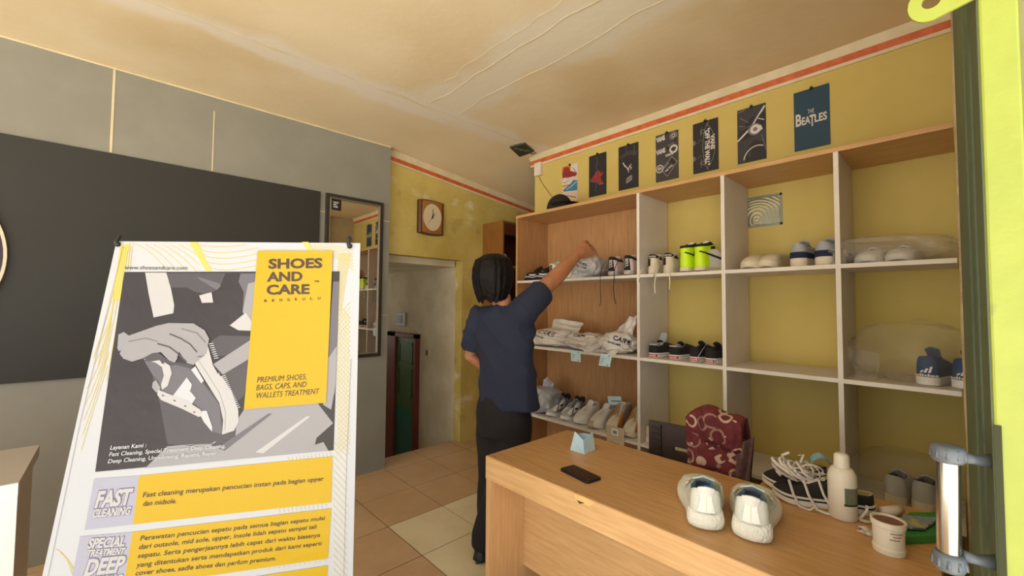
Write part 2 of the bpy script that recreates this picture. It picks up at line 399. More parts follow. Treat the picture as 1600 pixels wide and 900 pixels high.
# lug with a hole at the top
m = MB(); k = 20; zc = 1.792; yc = .012
outer = []
cy, cz, Rr = .013, 1.800, .0225
def lug_ring(rad, kx):
    return [Vector((kx, cy+rad*math.cos(a), cz+rad*math.sin(a))) for a in [2*math.pi*i/k for i in range(k)]]
Ro = []
for i in range(k):
    a = 2*math.pi*i/k; y, z = cy+Rr*1.05*math.cos(a), cz+Rr*1.2*math.sin(a)
    if y < cy-.004: y = cy-.042 if math.sin(a) >= -.99 else y; z = cz+(.028 if math.sin(a) > 0 else -.0165-.0)
    Ro.append((y, z))
for xx in (.797, .801): pass
A = [Vector((.797, y, z)) for y, z in Ro]; B = lug_ring(.0095, .797); A2 = [p+Vector((.004, 0, 0)) for p in A]; B2 = lug_ring(.0095, .801)
m.rings([A, B, B2, A2], closed=True); m.build('hasp', LIME, d2)
m = MB(); m.box((.797, -.066, .99), (.8005, -.052, 1.045)); m.build('lock_plate', BLACK, d2, bevel=.002)
dq = ray(1503, 838); pq = EYE+dq*((NE-EYE).dot(nn)/dq.dot(nn)) if abs(dq.dot(nn)) > 1e-6 else NE
pq = NE+dd*min(max((pq-NE).dot(dd), .05), .45)+Vector((0, 0, pq.z if .4 < pq.z < 1.2 else .85))
m = MB(); m.prism([pq-dd*.03, pq+dd*.03, pq+dd*.03-nn*.012, pq-dd*.03-nn*.012], (0, 0, .075)); m.build('latch', BLACK, d2, bevel=.003)
m = MB(); m.box((.7980, -.0352, 0), (.8005, -.0286, 1.235)); m.build('edge_gap', mat('gap_dark', (52, 54, 26), .8), d2)
d3 = thing('door_3', None, None, (.82, -.2, 0)); d3['kind'] = 'structure'
m = MB(); m.box((.802, -.60, 0), (.84, -.070, 2.4)); m.build('door_leaf', LIME, d3, bevel=.003)
# pull handle
hx = thing('door_handle', None, None, (0, 0, 0)); bpy.data.objects.remove(hx)
a, b = ip(1481, 716, .55), ip(1483, 868, .55)
m = MB(); m.tube([a, b], .0118, 28); hd = m.build('door_handle', STEEL, d2, smooth=True); add_bevel(hd, .0005); hd['label'] = 'polished steel pull handle'
def bracket(c, sgn):
    m = MB(); c = Vector(c)
    m.lathe([(.0145, -.004), (.0175, 0), (.0175, .012), (.015, .016), (.008, .017)] if sgn > 0 else [(.008, -.019), (.014, -.018), (.0165, -.012), (.0165, 0), (.014, .004)], c, 28)
    for i in range(10):
        q = 2*math.pi*i/10; m.tube([c+Vector((.0168*math.cos(q), .0168*math.sin(q), (.002 if sgn > 0 else -.012))), c+Vector((.0150*math.cos(q), .0150*math.sin(q), (.014 if sgn > 0 else -.001)))], .0022, 6)
    e = Vector((.826, -.03, c.z+.002))
    m.tube([c+Vector((.004, -.012, .004)), c+(e-c)*.55+Vector((0, 0, .0)), e], [.0075, .006, .010], 12)
    o = m.build('handle_bracket', GREYP, hd, smooth=True); return o
bracket(a+Vector((0, 0, .0)), 1); bracket(b, -1)
# ================================================================== SHELF UNIT
XS = 2.365; T = .01
sh = thing('shelf_unit', 'large open shelving unit full of shoes covering the right wall', 'shelves', (2.55, 1.2, 0))
ZS = (.535, 1.06, 1.575, 2.1)
m = MB(); m.box((XS-.002, -.01, 2.09), (XR-.002, 2.47, 2.112)); m.build('top_board', WOOD_Y, sh, bevel=.001)
m = MB(); m.box((XS, 2.45, 0), (XR-.002, 2.47, 2.09)); m.build('side_panel', WOOD_V, sh, bevel=.001)
m = MB(); m.box((XR-.012, 1.37, 0), (XR-.002, 2.45, 2.09)); m.build('back_panel', WOOD_V, sh)
for yd in (1.358, .852, .36):
    m = MB(); m.box((XS, yd-.009, 0), (XR-.012, yd+.009, 2.09)); m.build('divider', GREY_BOARD, sh)
    m = MB(); m.box((XS-.003, yd-.0095, 0), (XS+.001, yd+.0095, 2.09)); m.build('edge_strip', WHITE_LAM, sh)
for i, z in enumerate(ZS[:3]):
    for a, b in ((1.367, 2.45), (.861, 1.349), (.369, .843), (-.008, .351)):
        m = MB(); m.box((XS+.001, a, z-.018), (XR-.012, b, z)); bo = m.build('shelf_board', GREY_BOARD, sh)
        m = MB(); m.box((XS-.002, a, z-.0185), (XS+.002, b, z+.0005)); m.build('edge_strip', WHITE_LAM, bo)
m = MB(); m.box((XS+.02, -.008, 0), (XS+.04, 2.45, .06)); m.build('plinth', WOOD_V, sh)
# cabinet in the passage
cb = thing('wooden_cabinet', 'small brown open cabinet behind the head of the person, against the stained yellow wall', 'cabinet', (3.2, 3.27, 0))
ct = pl(786, 344, 1, 3.11).z
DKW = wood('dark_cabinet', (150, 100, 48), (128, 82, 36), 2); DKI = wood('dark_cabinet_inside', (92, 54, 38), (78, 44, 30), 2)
m = MB(); m.box((2.795, 3.11, 0), (2.813, 3.428, ct)); m.build('side_panel', DKW, cb)
m = MB(); m.box((3.58, 3.11, 0), (3.60, 3.428, ct)); m.build('side_panel', DKW, cb)
m = MB(); m.box((2.813, 3.11, ct-.02), (3.58, 3.428, ct-.001)); m.build('top_board', DKW, cb)
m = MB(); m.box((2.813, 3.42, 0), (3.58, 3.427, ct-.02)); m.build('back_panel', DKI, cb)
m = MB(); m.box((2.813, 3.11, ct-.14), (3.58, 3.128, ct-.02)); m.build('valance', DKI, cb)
for z in (ct-.45, ct-.9, ct-1.35):
    m = MB(); m.box((2.813, 3.115, z-.02), (3.58, 3.42, z)); m.build('shelf_board', mat('cab_shelf', (176, 140, 62), .6), cb)
CABZ = ct-.45
# ================================================================== DESK
ZD = .715
dk = thing('desk', 'light wooden counter desk holding white running shoes and a black phone', 'desk', (1.5, .75, 0))
m = MB(); m.prism([(1.204, 1.436, ZD-.024), (1.204, .04, ZD-.024), (1.95, .04, ZD-.024), (1.95, .52, ZD-.024), (1.769, .52, ZD-.024), (1.769, 1.436, ZD-.024)], (0, 0, .024)); m.build('desktop', WOOD_Y, dk, bevel=.0015)
m = MB(); m.box((1.2005, .04, .617), (1.222, 1.4365, ZD-.001)); m.build('apron', WOOD_LIT, dk, bevel=.0015)
m = MB(); m.box((1.204, 1.412, 0), (1.765, 1.436, ZD-.025)); m.build('side_panel', WOOD_SIDE, dk, bevel=.0015)
m = MB(); m.box((1.204, .042, 0), (1.765, .066, ZD-.025)); m.build('side_panel', WOOD_SIDE, dk, bevel=.0015)
m = MB(); m.box((1.415, .066, .17), (1.433, 1.412, ZD-.025)); m.build('modesty_panel', WOOD_LIT, dk)
m = MB(); m.box((1.93, .05, 0), (1.948, .51, ZD-.025)); m.build('support_panel', WOOD_SIDE, dk)
for px, py, r in ((773, 713, .004), (779, 716, .003), (805, 700, .004), (800, 731, .0025), (822, 738, .0025), (900, 769, .003)):
    p = pl(px, py, 2, ZD+.0004); m = MB(); m.lathe([(r, 0), (r, .0003)], p, 8); m.build('chip', BLACK_MATT, dk)
for nm, pts, c in (('gouge', ((897, 772), (912, 776), (930, 786), (922, 791), (900, 783)), (232, 190, 122)), ('gouge_hole', ((901, 781), (908, 784), (914, 786), (906, 787)), (70, 46, 24))):
    m = MB(); m.prism([pl(x, y, 0, 1.2003) for x, y in pts], (-.0006 if nm == 'gouge' else -.0012, 0, 0)); m.build(nm, mat('desk_'+nm, c, .7), dk)
# ================================================================== PODIUM
z = .9; A = pl(62, 695, 2, z); B = pl(26, 754, 2, z)
pd = thing('podium', 'white counter with grey top beside the banner, cut by the left edge', 'counter', (-.5, 1.95, 0))
m = MB(); m.box((-1.0, B.y, z-.035), (A.x, A.y, z)); m.build('countertop', GREY_LAM, pd)
ybk = A.y-.12
m = MB(); m.box((-.99, B.y, 0), (A.x-.002, ybk, z-.035)); m.build('body', GREY_LAM, pd)
m = MB(); m.box((-1.0, B.y-.004, 0), (A.x-.001, B.y, z-.001)); m.build('front_panel', WHITE, pd)
# ================================================================== ON THE WALLS
def single(mb, name, mats, label, cat, group=None, smooth=False, bevel=0):
    return tag(mb.build(name, mats, None, smooth, bevel), label, cat, group)
# dark board and round sign
m = MB(); m.box((-2.6, YG-.018, .962), (1.093, YG-.0005, 2.232)); single(m, 'sign_board', DARK_PANEL, 'long dark brown board mounted along the grey wall behind the banner', 'board', bevel=.002)
CRM = mat('logo_rim', (214, 204, 178), .5); PUR = mat('logo_dark', (44, 24, 44), .5)
rs = thing('round_sign', 'round dark logo sign with cream rim, just entering at the left edge', 'sign', (-.905, YG-.03, 1.60))
cx, cz, R = -.418-.476, 1.602, .476
def disc(mb, r0, r1, y0, y1, n=72, mi=0):
    f = lambda r, y: [Vector((cx+r*math.cos(2*math.pi*i/n), y, cz+r*math.sin(2*math.pi*i/n))) for i in range(n)]
    if r0: mb.rings([f(r0, y0), f(r1, y0), f(r1, y1), f(r0, y1)], mi, closed=True)
    else: mb.rings([f(r1, y0), f(r1, y1)], mi)
m = MB(); disc(m, R-.012, R, YG-.040, YG-.019); m.build('rim', CRM, rs)
m = MB(); disc(m, 0, R-.012, YG-.034, YG-.019); m.build('disc', PUR, rs)
# mirror
mx0, mx1, mz0, mz1 = 1.134, 1.604, .945, 2.232
mi_ = thing('wall_mirror', 'tall wall mirror in a narrow black frame at the end of the grey wall', 'mirror', ((mx0+mx1)/2, YG, mz0))
m = MB(); w = .03
for q in ((mx0, mx0+w, mz0, mz1), (mx1-w, mx1, mz0, mz1), (mx0+w, mx1-w, mz0, mz0+w), (mx0+w, mx1-w, mz1-w, mz1)): m.box((q[0], YG-.024, q[2]), (q[1], YG-.001, q[3]))
m.build('frame', mat('mirror_frame', (44, 40, 36), .45), mi_, bevel=.003)
m = MB(); w = .034
for q in ((mx0+.028, mx0+w, mz0+.028, mz1-.028), (mx1-w, mx1-.028, mz0+.028, mz1-.028), (mx0+w, mx1-w, mz0+.028, mz0+w), (mx0+w, mx1-w, mz1-w, mz1-.028)): m.box((q[0], YG-.026, q[2]), (q[1], YG-.006, q[3]))
m.build('inner_bead', mat('mirror_bead', (120, 108, 90), .4), mi_)
m = MB(); m.box((mx0+.03, YG-.010, mz0+.03), (mx1-.03, YG-.006, mz1-.03)); m.build('mirror_glass', mat('mirror_glass', (214, 212, 204), .02, metal=1), mi_)
m = MB(); sx0, sz1 = mx0+.045, mz1-.038
m.box((sx0, YG-.012, sz1-.085), (sx0+.075, YG-.0102, sz1), 0)
for i, (s, w) in enumerate((('SHOES', .042), ('AND', .027), ('CARE', .036))): add_text(m, s, (sx0+.012, YG-.0124, sz1-.03-.017*i), (1, 0, 0), (0, 0, 1), w, .011, 1, .03)
m.build('sticker', [BLACK, WHITE], mi_)
# clock
cx, cz = pl(671, 341, 1, YB).x, pl(671, 341, 1, YB).z
ck = thing('wall_clock', 'square bronze wall clock with curved sides on the stained yellow wall', 'clock', (cx, YB, cz-.17))
hw, hh = .138, .168
def cring(sx, sz, y, bow, n=12):
    P = []
    for i in range(n): t = -1+2*i/n; P.append(Vector((cx+sx*t, y, cz+sz+bow*(1-t*t))))
    for i in range(n): t = 1-2*i/n; P.append(Vector((cx+sx, y, cz+sz*t)))
    for i in range(n): t = 1-2*i/n; P.append(Vector((cx+sx*t, y, cz-sz-bow*(1-t*t))))
    for i in range(n): t = -1+2*i/n; P.append(Vector((cx-sx, y, cz+sz*t)))
    return P
m = MB(); m.rings([cring(hw, hh-.014, YB-.002, .014), cring(hw, hh-.014, YB-.035, .014), cring(hw-.016, hh-.018, YB-.05, .012)]); m.build('case', mat('clock_case', (84, 52, 26), .35), ck, bevel=.003)
n = 48
ell = lambda r, q, y: [Vector((cx+r*math.cos(2*math.pi*i/n), y, cz+q*math.sin(2*math.pi*i/n))) for i in range(n)]
def c48(sx, sz, y, bow): return cring(sx, sz, y, bow)
BRZ = mat('clock_bronze', (176, 124, 70), .3, metal=.45)
sq = c48(hw-.030, hh-.022, YB-.0515, .010); sq = sq[18:]+sq[:18]; sq = sq[::-1]
best = min(range(48), key=lambda k: sum((sq[(i+k) % 48]-ell(.096, .125, YB-.045)[i]).length for i in range(48)))
sq = [sq[(i+best) % 48] for i in range(48)]
m = MB(); m.rings([sq, ell(.100, .130, YB-.056), ell(.096, .125, YB-.0515)], cap=False); m.build('bezel', BRZ, ck)
m = MB(); m.rings([ell(.098, .127, YB-.052), ell(.098, .127, YB-.0535)], 0)
for h in range(1, 13):
    a = math.pi/2-h*math.pi/6; s = str(h); wd = .011*len(s)
    add_text(m, s, (cx+.078*math.cos(a)-wd/2, YB-.0524, cz+.104*math.sin(a)-.009), (1, 0, 0), (0, 0, 1), wd if len(s) > 1 else None, .018, 1, .02)
m.build('dial', [mat('clock_dial', (206, 192, 160), .5), BLACK], ck)
def hand(name, ang, L, w, y):
    a = math.radians(90-ang); d = Vector((math.cos(a), 0, math.sin(a))); p = Vector((-d.z, 0, d.x)); c = Vector((cx, y, cz))
    m = MB(); m.prism([c-d*.014+p*w, c+d*L+p*w*.5, c+d*L-p*w*.5, c-d*.014-p*w], (0, -.0012, 0)); m.build(name, BLACK, ck)
hand('hour_hand', 32, .05, .0045, YB-.0535); hand('minute_hand', 2, .082, .0035, YB-.055); hand('second_hand', 218, .098, .0012, YB-.0565)
m = MB(); m.rings([ell(.006, .006, YB-.052), ell(.006, .006, YB-.059)]); m.build('pivot', BLACK, ck)
# ceiling fitting
ce = [Vector((v.x, v.y, ceil_z(v.x, v.y))) for v in (pl(797, 228, 2, ZC), pl(820, 223, 2, ZC), pl(834, 235, 2, ZC), pl(812, 241, 2, ZC))]
ctr = sum(ce, Vector())/4
ft = thing('ceiling_fitting', 'dark green metal lamp box recessed in the ceiling above the shelves', 'ceiling fitting', ctr)
m = MB(); m.prism([p+(p-ctr)*.05+Vector((0, 0, -.014)) for p in ce], (0, 0, .03)); m.build('housing', mat('fitting_green', (58, 62, 48), .5), ft, bevel=.004)
m = MB()
for i in range(3):
    c = ctr+(ce[0]-ctr)*(.5-.45*i)+(ce[1]-ctr)*(.1)+Vector((0, 0, -.016)); m.box(c-Vector((.018, .018, .004)), c+Vector((.018, .018, .004)))
m.build('terminal_block', mat('fitting_grey', (96, 98, 80), .5), ft)
m = MB(); c = ce[2]; m.tube([c+Vector((-.03, .03, -.008)), c+Vector((.0, .02, -.03)), c+Vector((.03, -.0, -.012))], .004, 8); m.build('clip', BLACK, ft)
# junction box with a wire on the corner of the right wall
a, b = pl(835, 258, 0, XR), pl(848, 274, 0, XR)
jb = thing('junction_box', 'small white cable box at the far upper corner of the shelf wall', 'junction box', (XR, (a.y+b.y)/2, b.z))
m = MB(); m.box((XR-.035, b.y, b.z), (XR-.001, min(a.y, 2.6), a.z)); m.build('box_body', WHITE_LAM, jb, bevel=.004)
m = MB(); pts = [pl(842, 276, 0, XR-.006), pl(846, 285, 0, XR-.006), pl(856, 299, 0, XR-.006), pl(866, 312, 0, XR-.006)]; m.tube(pts, .0025, 6); m.build('cable', mat('cable', (120, 104, 60), .6), jb)
# ------------------------------------------------------------------ posters
def poster(i, y0, y1, label, draw, mats):
    """y0 = left edge seen from the room, y1 = right edge"""
    z0, z1 = 2.252, 2.585 if i else 2.565
    t = thing('wall_poster', label, 'poster', (XR, (y0+y1)/2, z0), group=None)
    m = MB(); m.box((XR-.006, y1, z0), (XR-.0005, y0, z1), 0)
    w, h = y0-y1, z1-z0
    P = lambda u, v, k=0: Vector((XR-.0063-.0003*k, y0-u*w, z0+v*h))
    def poly(pts, mi, k=0): m.add([P(u, v, k) for u, v in pts], [list(range(len(pts)))], mi)
    def line(pts, wd, mi, k=0):
        Q = [Vector((u*w, v*h)) for u, v in pts]
        for a, b in zip(Q[:-1], Q[1:]):
            if (b-a).length < 1e-6: continue
            n = Vector((-(b-a).y, (b-a).x)).normalized()*wd/2
            m.add([P(q.x/w, q.y/h, k) for q in (a+n, b+n, b-n, a-n)], [(0, 1, 2, 3)], mi)
    def text(s, u, v, wu, hv, mi, ang=0, bold=.02, k=1, shear=0):
        a = math.radians(ang); U = Vector((0, -math.cos(a), math.sin(a))); V = Vector((0, math.sin(a), math.cos(a)))
        add_text(m, s, P(u, v, k), U, V, wu*w, hv*h, mi, bold, shear)
    def ring(u, v, r0, r1, mi, n=20, k=0):
        for i in range(n):
            a, b = 2*math.pi*i/n, 2*math.pi*(i+1)/n
            m.add([P(u+r*math.cos(q)/w, v+r*math.sin(q)/h, k) for r, q in ((r0, a), (r1, a), (r1, b), (r0, b))], [(0, 1, 2, 3)], mi)
    draw(poly, line, text, ring)
    m.build('print', mats, t)
    m = MB(); c = P(.52, 1.0); m.box(c+Vector((-.012, -.007, -.008)), c+Vector((.004, .007, .004))); m.tube([c+Vector((-.006, -.004, .003)), c+Vector((-.006, 0, .014)), c+Vector((-.006, .004, .003))], .0012, 6)
    m.build('binder_clip', BLACK, t)
PB = mat('poster_black', (36, 32, 34), .6); PW = mat('poster_white', (206, 200, 192), .6); PG = mat('poster_grey', (112, 106, 108), .6); PD = mat('poster_dark', (62, 57, 60), .6)
RED = mat('poster_red', (150, 42, 40), .6); PBL = mat('poster_blue', (28, 62, 82), .6); PSK = mat('poster_skyblue', (48, 120, 160), .6); POR = mat('poster_orange', (206, 126, 52), .6); PPK = mat('poster_cream', (214, 186, 158), .6); PMR = mat('poster_maroon', (90, 36, 40), .6)
def shoe2d(poly, line, u, v, s, body, solec, mark, k=0):
    q = lambda P: [(u+x*s, v+y*s*.5) for x, y in P]
    poly(q([(0, .12), (1, .12), (1.02, .3), (.8, .42), (.6, .5), (.45, .8), (.1, .85), (.02, .5)]), body, k)
    poly(q([(0, 0), (1, 0), (1.02, .14), (0, .14)]), solec, k+1)
    line(q([(.1, .42), (.4, .34), (.7, .5)]), .004, mark, k+1)
def d_collage(poly, line, text, ring):
    poly([(0, .74), (.5, .70), (.6, 1), (0, 1)], 1, 0); poly([(.5, .72), (1, .74), (1, 1), (.6, 1)], 2, 1)
    shoe2d(poly, line, .02, .60, .9, 3, 2, 4, 2); shoe2d(poly, line, .02, .44, .6, 2, 1, 4, 5)
    poly([(.1, .3), (.98, .26), (.98, .53), (.75, .56), (.55, .48), (.1, .36)], 5, 8); line([(.3, .35), (.6, .4), (.95, .5)], .006, 2, 9); poly([(.1, .27), (.98, .22), (.98, .26), (.1, .31)], 2, 9)
    poly([(.05, .05), (.6, .1), (.55, .2), (.1, .22)], 2, 1); line([(.05, .2), (.4, .17), (.9, .08)], .006, 4, 2); ring(.58, .74, .016, .020, 4, 16, 10); line([(.7, .9), (.95, .72), (.8, .62)], .005, 4, 10)
poster(0, 2.293, 2.125, 'colourful poster of overlapping orange, red and blue sneakers, partly hidden by the cap', d_collage, [PPK, POR, PW, RED, PMR, PSK])
def d_red(poly, line, text, ring):
    line([(.45, .95), (.5, .8), (.42, .72), (.5, .6), (.47, .3), (.4, .12)], .003, 2); line([(.5, .8), (.56, .7)], .002, 2)
    poly([(.10, .42), (.3, .5), (.45, .6), (.62, .59), (.7, .52), (.82, .54), (.84, .5), (.68, .42), (.74, .34), (.84, .28), (.6, .27), (.5, .32), (.3, .36)], 1)
    poly([(.08, .42), (.3, .35), (.5, .31), (.32, .33), (.08, .385)], 2, 1); poly([(.6, .27), (.84, .28), (.84, .25), (.58, .24)], 2, 1); line([(.42, .58), (.52, .3)], .003, 2, 2)
poster(1, 2.011, 1.848, 'black poster with a red high-top sneaker hanging by its lace', d_red, [PB, RED, PG])
def d_dark(poly, line, text, ring):
    line([(.4, 1), (.42, .8)], .003, 2); line([(.82, .95), (.78, .72)], .003, 2); poly([(.1, .72), (.5, .76), (.9, .72), (.98, .8), (.6, .86), (.1, .8)], 1)
    line([(.05, .9), (.2, .7), (.15, .62)], .003, 1); line([(.9, .4), (1, .42)], .003, 1)
    line([(.24, .62), (.34, .52), (.42, .5), (.5, .42)], .007, 3, 1); line([(.5, .42), (.56, .5), (.66, .54)], .006, 3, 1); line([(.52, .42), (.52, .36)], .005, 3, 1); line([(.56, .5), (.68, .46), (.6, .42)], .005, 3, 1); line([(.3, .54), (.38, .54)], .006, 3, 2)
    poly([(.40, .12), (.68, .18), (.72, .26), (.66, .3), (.42, .24), (.38, .18)], 2, 1); line([(.42, .22), (.68, .28)], .003, 3, 2); line([(.40, .14), (.70, .2)], .003, 3, 2)
poster(2, 1.736, 1.571, 'near-black poster with a faint figure tying white laces', d_dark, [PB, PD, PG, PW])
def d_vans(poly, line, text, ring):
    poly([(.02, .84), (.44, .88), (.5, .98), (.06, .95)], 1, 0); text('VANS', .04, .85, .4, .10, 3, 6, .06, 2)
    text('VANS', .03, .58, .42, .10, 3, 6, .05); text('VANS', .44, .49, .36, .05, 3, 8, .05)
    ring(.80, .9, .012, .028, 2); ring(.80, .9, .008, .012, 3, 16, 1); poly([(.48, .68), (.9, .86), (.96, .8), (.54, .63)], 1, 1); text('VANS', .56, .68, .3, .05, 2, 22, .04, 2)
    ring(.80, .62, .016, .030, 3, 20, 1); text('VAN', .68, .605, .24, .045, 1, 8, .05, 2)
    ring(.18, .27, .024, .029, 3, 24, 1); ring(.18, .27, .018, .02, 3, 24, 1); text('50', .1, .25, .16, .05, 3, 0, .04, 2)
    poly([(.34, .22), (.74, .46), (.92, .34), (.52, .1)], 1, 1); text('OFF', .42, .25, .3, .07, 2, 38, .04, 2); text('THE WALL', .46, .16, .42, .05, 3, 38, .03, 2)
    line([(.3, .22), (.72, .47), (.95, .34), (.52, .08), (.3, .22)], .002, 3, 2)
poster(3, 1.433, 1.270, 'grey poster covered with pale skate brand badges and lettering', d_vans, [PD, PB, PG, PW])
def d_board(poly, line, text, ring):
    L = [(.62, .02)]
    for i in range(21): t = i/20; L.append((.55+.33*math.sin(math.pi*t)**.6, .06+.86*t))
    L += [(.66, .97), (.56, .9)]
    for i in range(15): t = 1-i/14; L.append((.50-.10*math.sin(math.pi*t), .12+.74*t))
    L.append((.62, .02)); line(L, .0022, 2, 1)
    for v in (.8, .18): ring(.42, v, .010, .013, 2, 14, 1); line([(.34, v-.08), (.3, v), (.36, v+.08)], .002, 2, 1)
    for a in (.62, .3): poly([(0, a-.06), (.1, a-.04), (.1, a+.03), (0, a+.05)], 1, 0); line([(.05, a), (.2, a-.02), (.3, a+.04), (.36, a)], .002, 1, 1)
    text('"OFF THE WALL"', .50, .84, 1.52, .085, 3, -90, .05); text('VANS', .72, .70, .62, .075, 3, -90, .05)
poster(4, 1.169, 1.010, 'black poster with a skateboard outline and white lettering running down', d_board, [PB, PG, mat('poster_line', (150, 146, 140), .6), PW])
def d_moto(poly, line, text, ring):
    poly([(0, .55), (.5, .8), (1, .85), (1, .55), (.6, .45), (0, .4)], 1); line([(0, .42), (.45, .6), (.98, .95)], .010, 3, 1); line([(.1, .85), (.4, .72)], .004, 2, 2); line([(.05, .7), (.3, .66)], .004, 2, 2); line([(.15, .62), (.5, .66), (.9, .86)], .003, 2, 2)
    ring(.62, .57, .0, .036, 2, 20, 2); ring(.64, .57, .012, .028, 3, 20, 3); poly([(.74, .5), (.9, .54), (.84, .62), (.74, .6)], 3, 4)
    line([(.70+.48*math.cos(a), .02+.245*math.sin(a)) for a in [math.pi*(.36+.60*i/16) for i in range(17)]], .006, 3, 1); poly([(.3, .0), (.34, .25), (.6, .38), (.95, .3), (1, 0)], 1, 0); line([(.85, .45), (1, .15)], .004, 2, 3); line([(.35, .16), (.42, .1), (.46, .18)], .002, 2, 2); line([(.02, .95), (.3, .98)], .006, 2, 1); line([(.75, .75), (.95, .7)], .005, 3, 3)
poster(5, .896, .741, 'grey photographic poster of a motorcycle headlamp and handlebar', d_moto, [mat('poster_charcoal', (54, 52, 56), .6), PB, PG, PW])
def d_beat(poly, line, text, ring):
    text('B', .05, .42, .17, .205, 1, 0, .03); text('EA', .23, .42, .24, .13, 1, 0, .03); text('T', .45, .37, .14, .19, 1, 0, .03); text('LES', .59, .42, .34, .13, 1, 0, .03); text('THE', .40, .585, .18, .075, 1, 0, .0)
poster(6, .600, .438, 'dark blue poster with white band-name lettering, nearest the doorway', d_beat, [PBL, PW])
# cap on top of the shelf
c0 = pl(880, 322, 0, 2.56); cy = 2.24; cxx = 2.55
cxx = 2.45; cy = pl(874, 322, 0, 2.45).y
cp = thing('baseball_cap', 'black baseball cap lying on top of the shelf below the colourful poster', 'cap', (cxx, cy, 2.112))
cp.rotation_euler = (0, 0, math.radians(-108)); cp.scale = (1.12, 1.12, 1.12); CAPM = mat('cap_black', (34, 28, 24), .9, bump=.1, bscale=300)
m = MB(); n = 28; R = []
for j in range(9):
    a = j/8*math.pi/2; R.append([Vector((.095*math.cos(a)*math.cos(q)*1.1, .082*math.cos(a)*math.sin(q), .003+.105*math.sin(a)**.9)) for q in [2*math.pi*i/n for i in range(n)]])
m.rings(R[:-1]+[[Vector((p.x*.02, p.y*.02, .108)) for p in R[0]]]); m.build('crown', CAPM, cp, smooth=True, local=True)
m = MB()
def brim(u, v, dz):
    a = (u-.5)*2.3; r0, r1 = .085, .165-.03*(2*u-1)**2
    r = r0+(r1-r0)*v; return Vector((r*math.cos(a)*1.08+.01, r*math.sin(a)*.92, .012+.022*(1-(2*u-1)**2)*1-.018*v*(1-(2*u-1)**2)+dz))
m.grid(lambda u, v: brim(u, v, 0), 16, 5); m.grid(lambda u, v: brim(u, v, .004), 16, 5); m.build('brim', CAPM, cp, smooth=True, local=True)
m = MB(); m.ball((0, 0, .109), (.008, .008, .004), 10); m.build('button', CAPM, cp, smooth=True, local=True)
# ================================================================== BANNER
LT, LB = Vector((-.009, 1.423, 1.53)), Vector((-.088, 1.317, .88)); RT, RB = Vector((.431, 1.008, 1.53)), Vector((.449, 1.050, .88))
def ban(u, v, k=0):                    # u 0..1 across, v metres down from the top edge
    t = v/.65; P = (LT.lerp(LB, t)).lerp(RT.lerp(RB, t), u)
    n = Vector((-(RT-LT).y, (RT-LT).x, 0)).normalized()
    if n.dot(EYE-P) < 0: n = -n
    return P+n*(.0004*k+.006*math.sin(u*9+v*5)*min(1, v*2)*0)
BW = .60
def inv(x, y):
    u, v = .5, .5
    for _ in range(12):
        a = Vector(prj(ban(u, v))); b = Vector(prj(ban(u+1e-3, v))); c = Vector(prj(ban(u, v+1e-3)))
        J = ((b.x-a.x)/1e-3, (c.x-a.x)/1e-3, (b.y-a.y)/1e-3, (c.y-a.y)/1e-3); D = J[0]*J[3]-J[1]*J[2]
        ex, ey = x-a.x, y-a.y; u += (ex*J[3]-ey*J[1])/D; v += (ey*J[0]-ex*J[2])/D
    return u, v
VINYL = {}
def vin(name, c, **k):
    return mat('vinyl_'+name, c, .36, spec=.3, bump=.6, bscale=7, **k)
BM = [vin('white', (170, 172, 177)), vin('yellow', (176, 144, 4)), vin('pale', (188, 170, 84)), vin('black', (46, 40, 42)), vin('dark', (62, 56, 62)), vin('mid', (92, 89, 96)), vin('light', (134, 132, 136)), vin('bright', (166, 164, 165)), vin('lilac', (148, 148, 164)), vin('ink', (66, 50, 40)), vin('violet', (98, 90, 118)), vin('shade', (70, 66, 70))]
WHT, YEL, PAL, BLK, DRK, MID, LGT, BRT, LIL, INK, VIO, SHD = range(12)
bn = thing('banner_stand', 'tall yellow and white printed shop banner on a stand in the left foreground', 'banner', (.19, 1.2, 0))
bs = MB()
VB = 1.46
NU, NV = 24, 60
bs.grid(lambda u, v: ban(u, v*VB, 0), NU, NV, 0); bs.grid(lambda u, v: ban(u, v*VB, -2), NU, NV, 0)
def bpoly(pts, mi, k=1, step=.04):
    Q = [inv(*p) for p in pts] if pts[0][0] > 1.6 else pts
    b = bmesh.new(); f = b.faces.new([b.verts.new((u*BW, v, 0)) for u, v in Q]); bmesh.ops.triangulate(b, faces=[f])
    for ax in (0, 1):
        lo = min(q[ax]*(BW if ax == 0 else 1) for q in Q); hi = max(q[ax]*(BW if ax == 0 else 1) for q in Q); x = math.floor(lo/step)*step+step
        while x < hi:
            bmesh.ops.bisect_plane(b, geom=b.verts[:]+b.edges[:]+b.faces[:], plane_co=(x, 0, 0) if ax == 0 else (0, x, 0), plane_no=(1, 0, 0) if ax == 0 else (0, 1, 0)); x += step
    b.verts.index_update(); bs.add([ban(v.co.x/BW, v.co.y, k) for v in b.verts], [[v.index for v in f.verts] for f in b.faces], mi); b.free()
def bline(pts, wpx, mi, k=1):
    for a, b in zip(pts[:-1], pts[1:]):
        if not all(.006 < inv(*p)[0] < .994 and inv(*p)[1] > .003 for p in (a, b)): continue
        d = Vector((b[0]-a[0], b[1]-a[1]));
        if d.length < 1e-6: continue
        n = Vector((-d.y, d.x)).normalized()*wpx/2
        bs.add([ban(*inv(x, y), k) for x, y in ((a[0]+n.x, a[1]+n.y), (b[0]+n.x, b[1]+n.y), (b[0]-n.x, b[1]-n.y), (a[0]-n.x, a[1]-n.y))], [(0, 1, 2, 3)], mi)
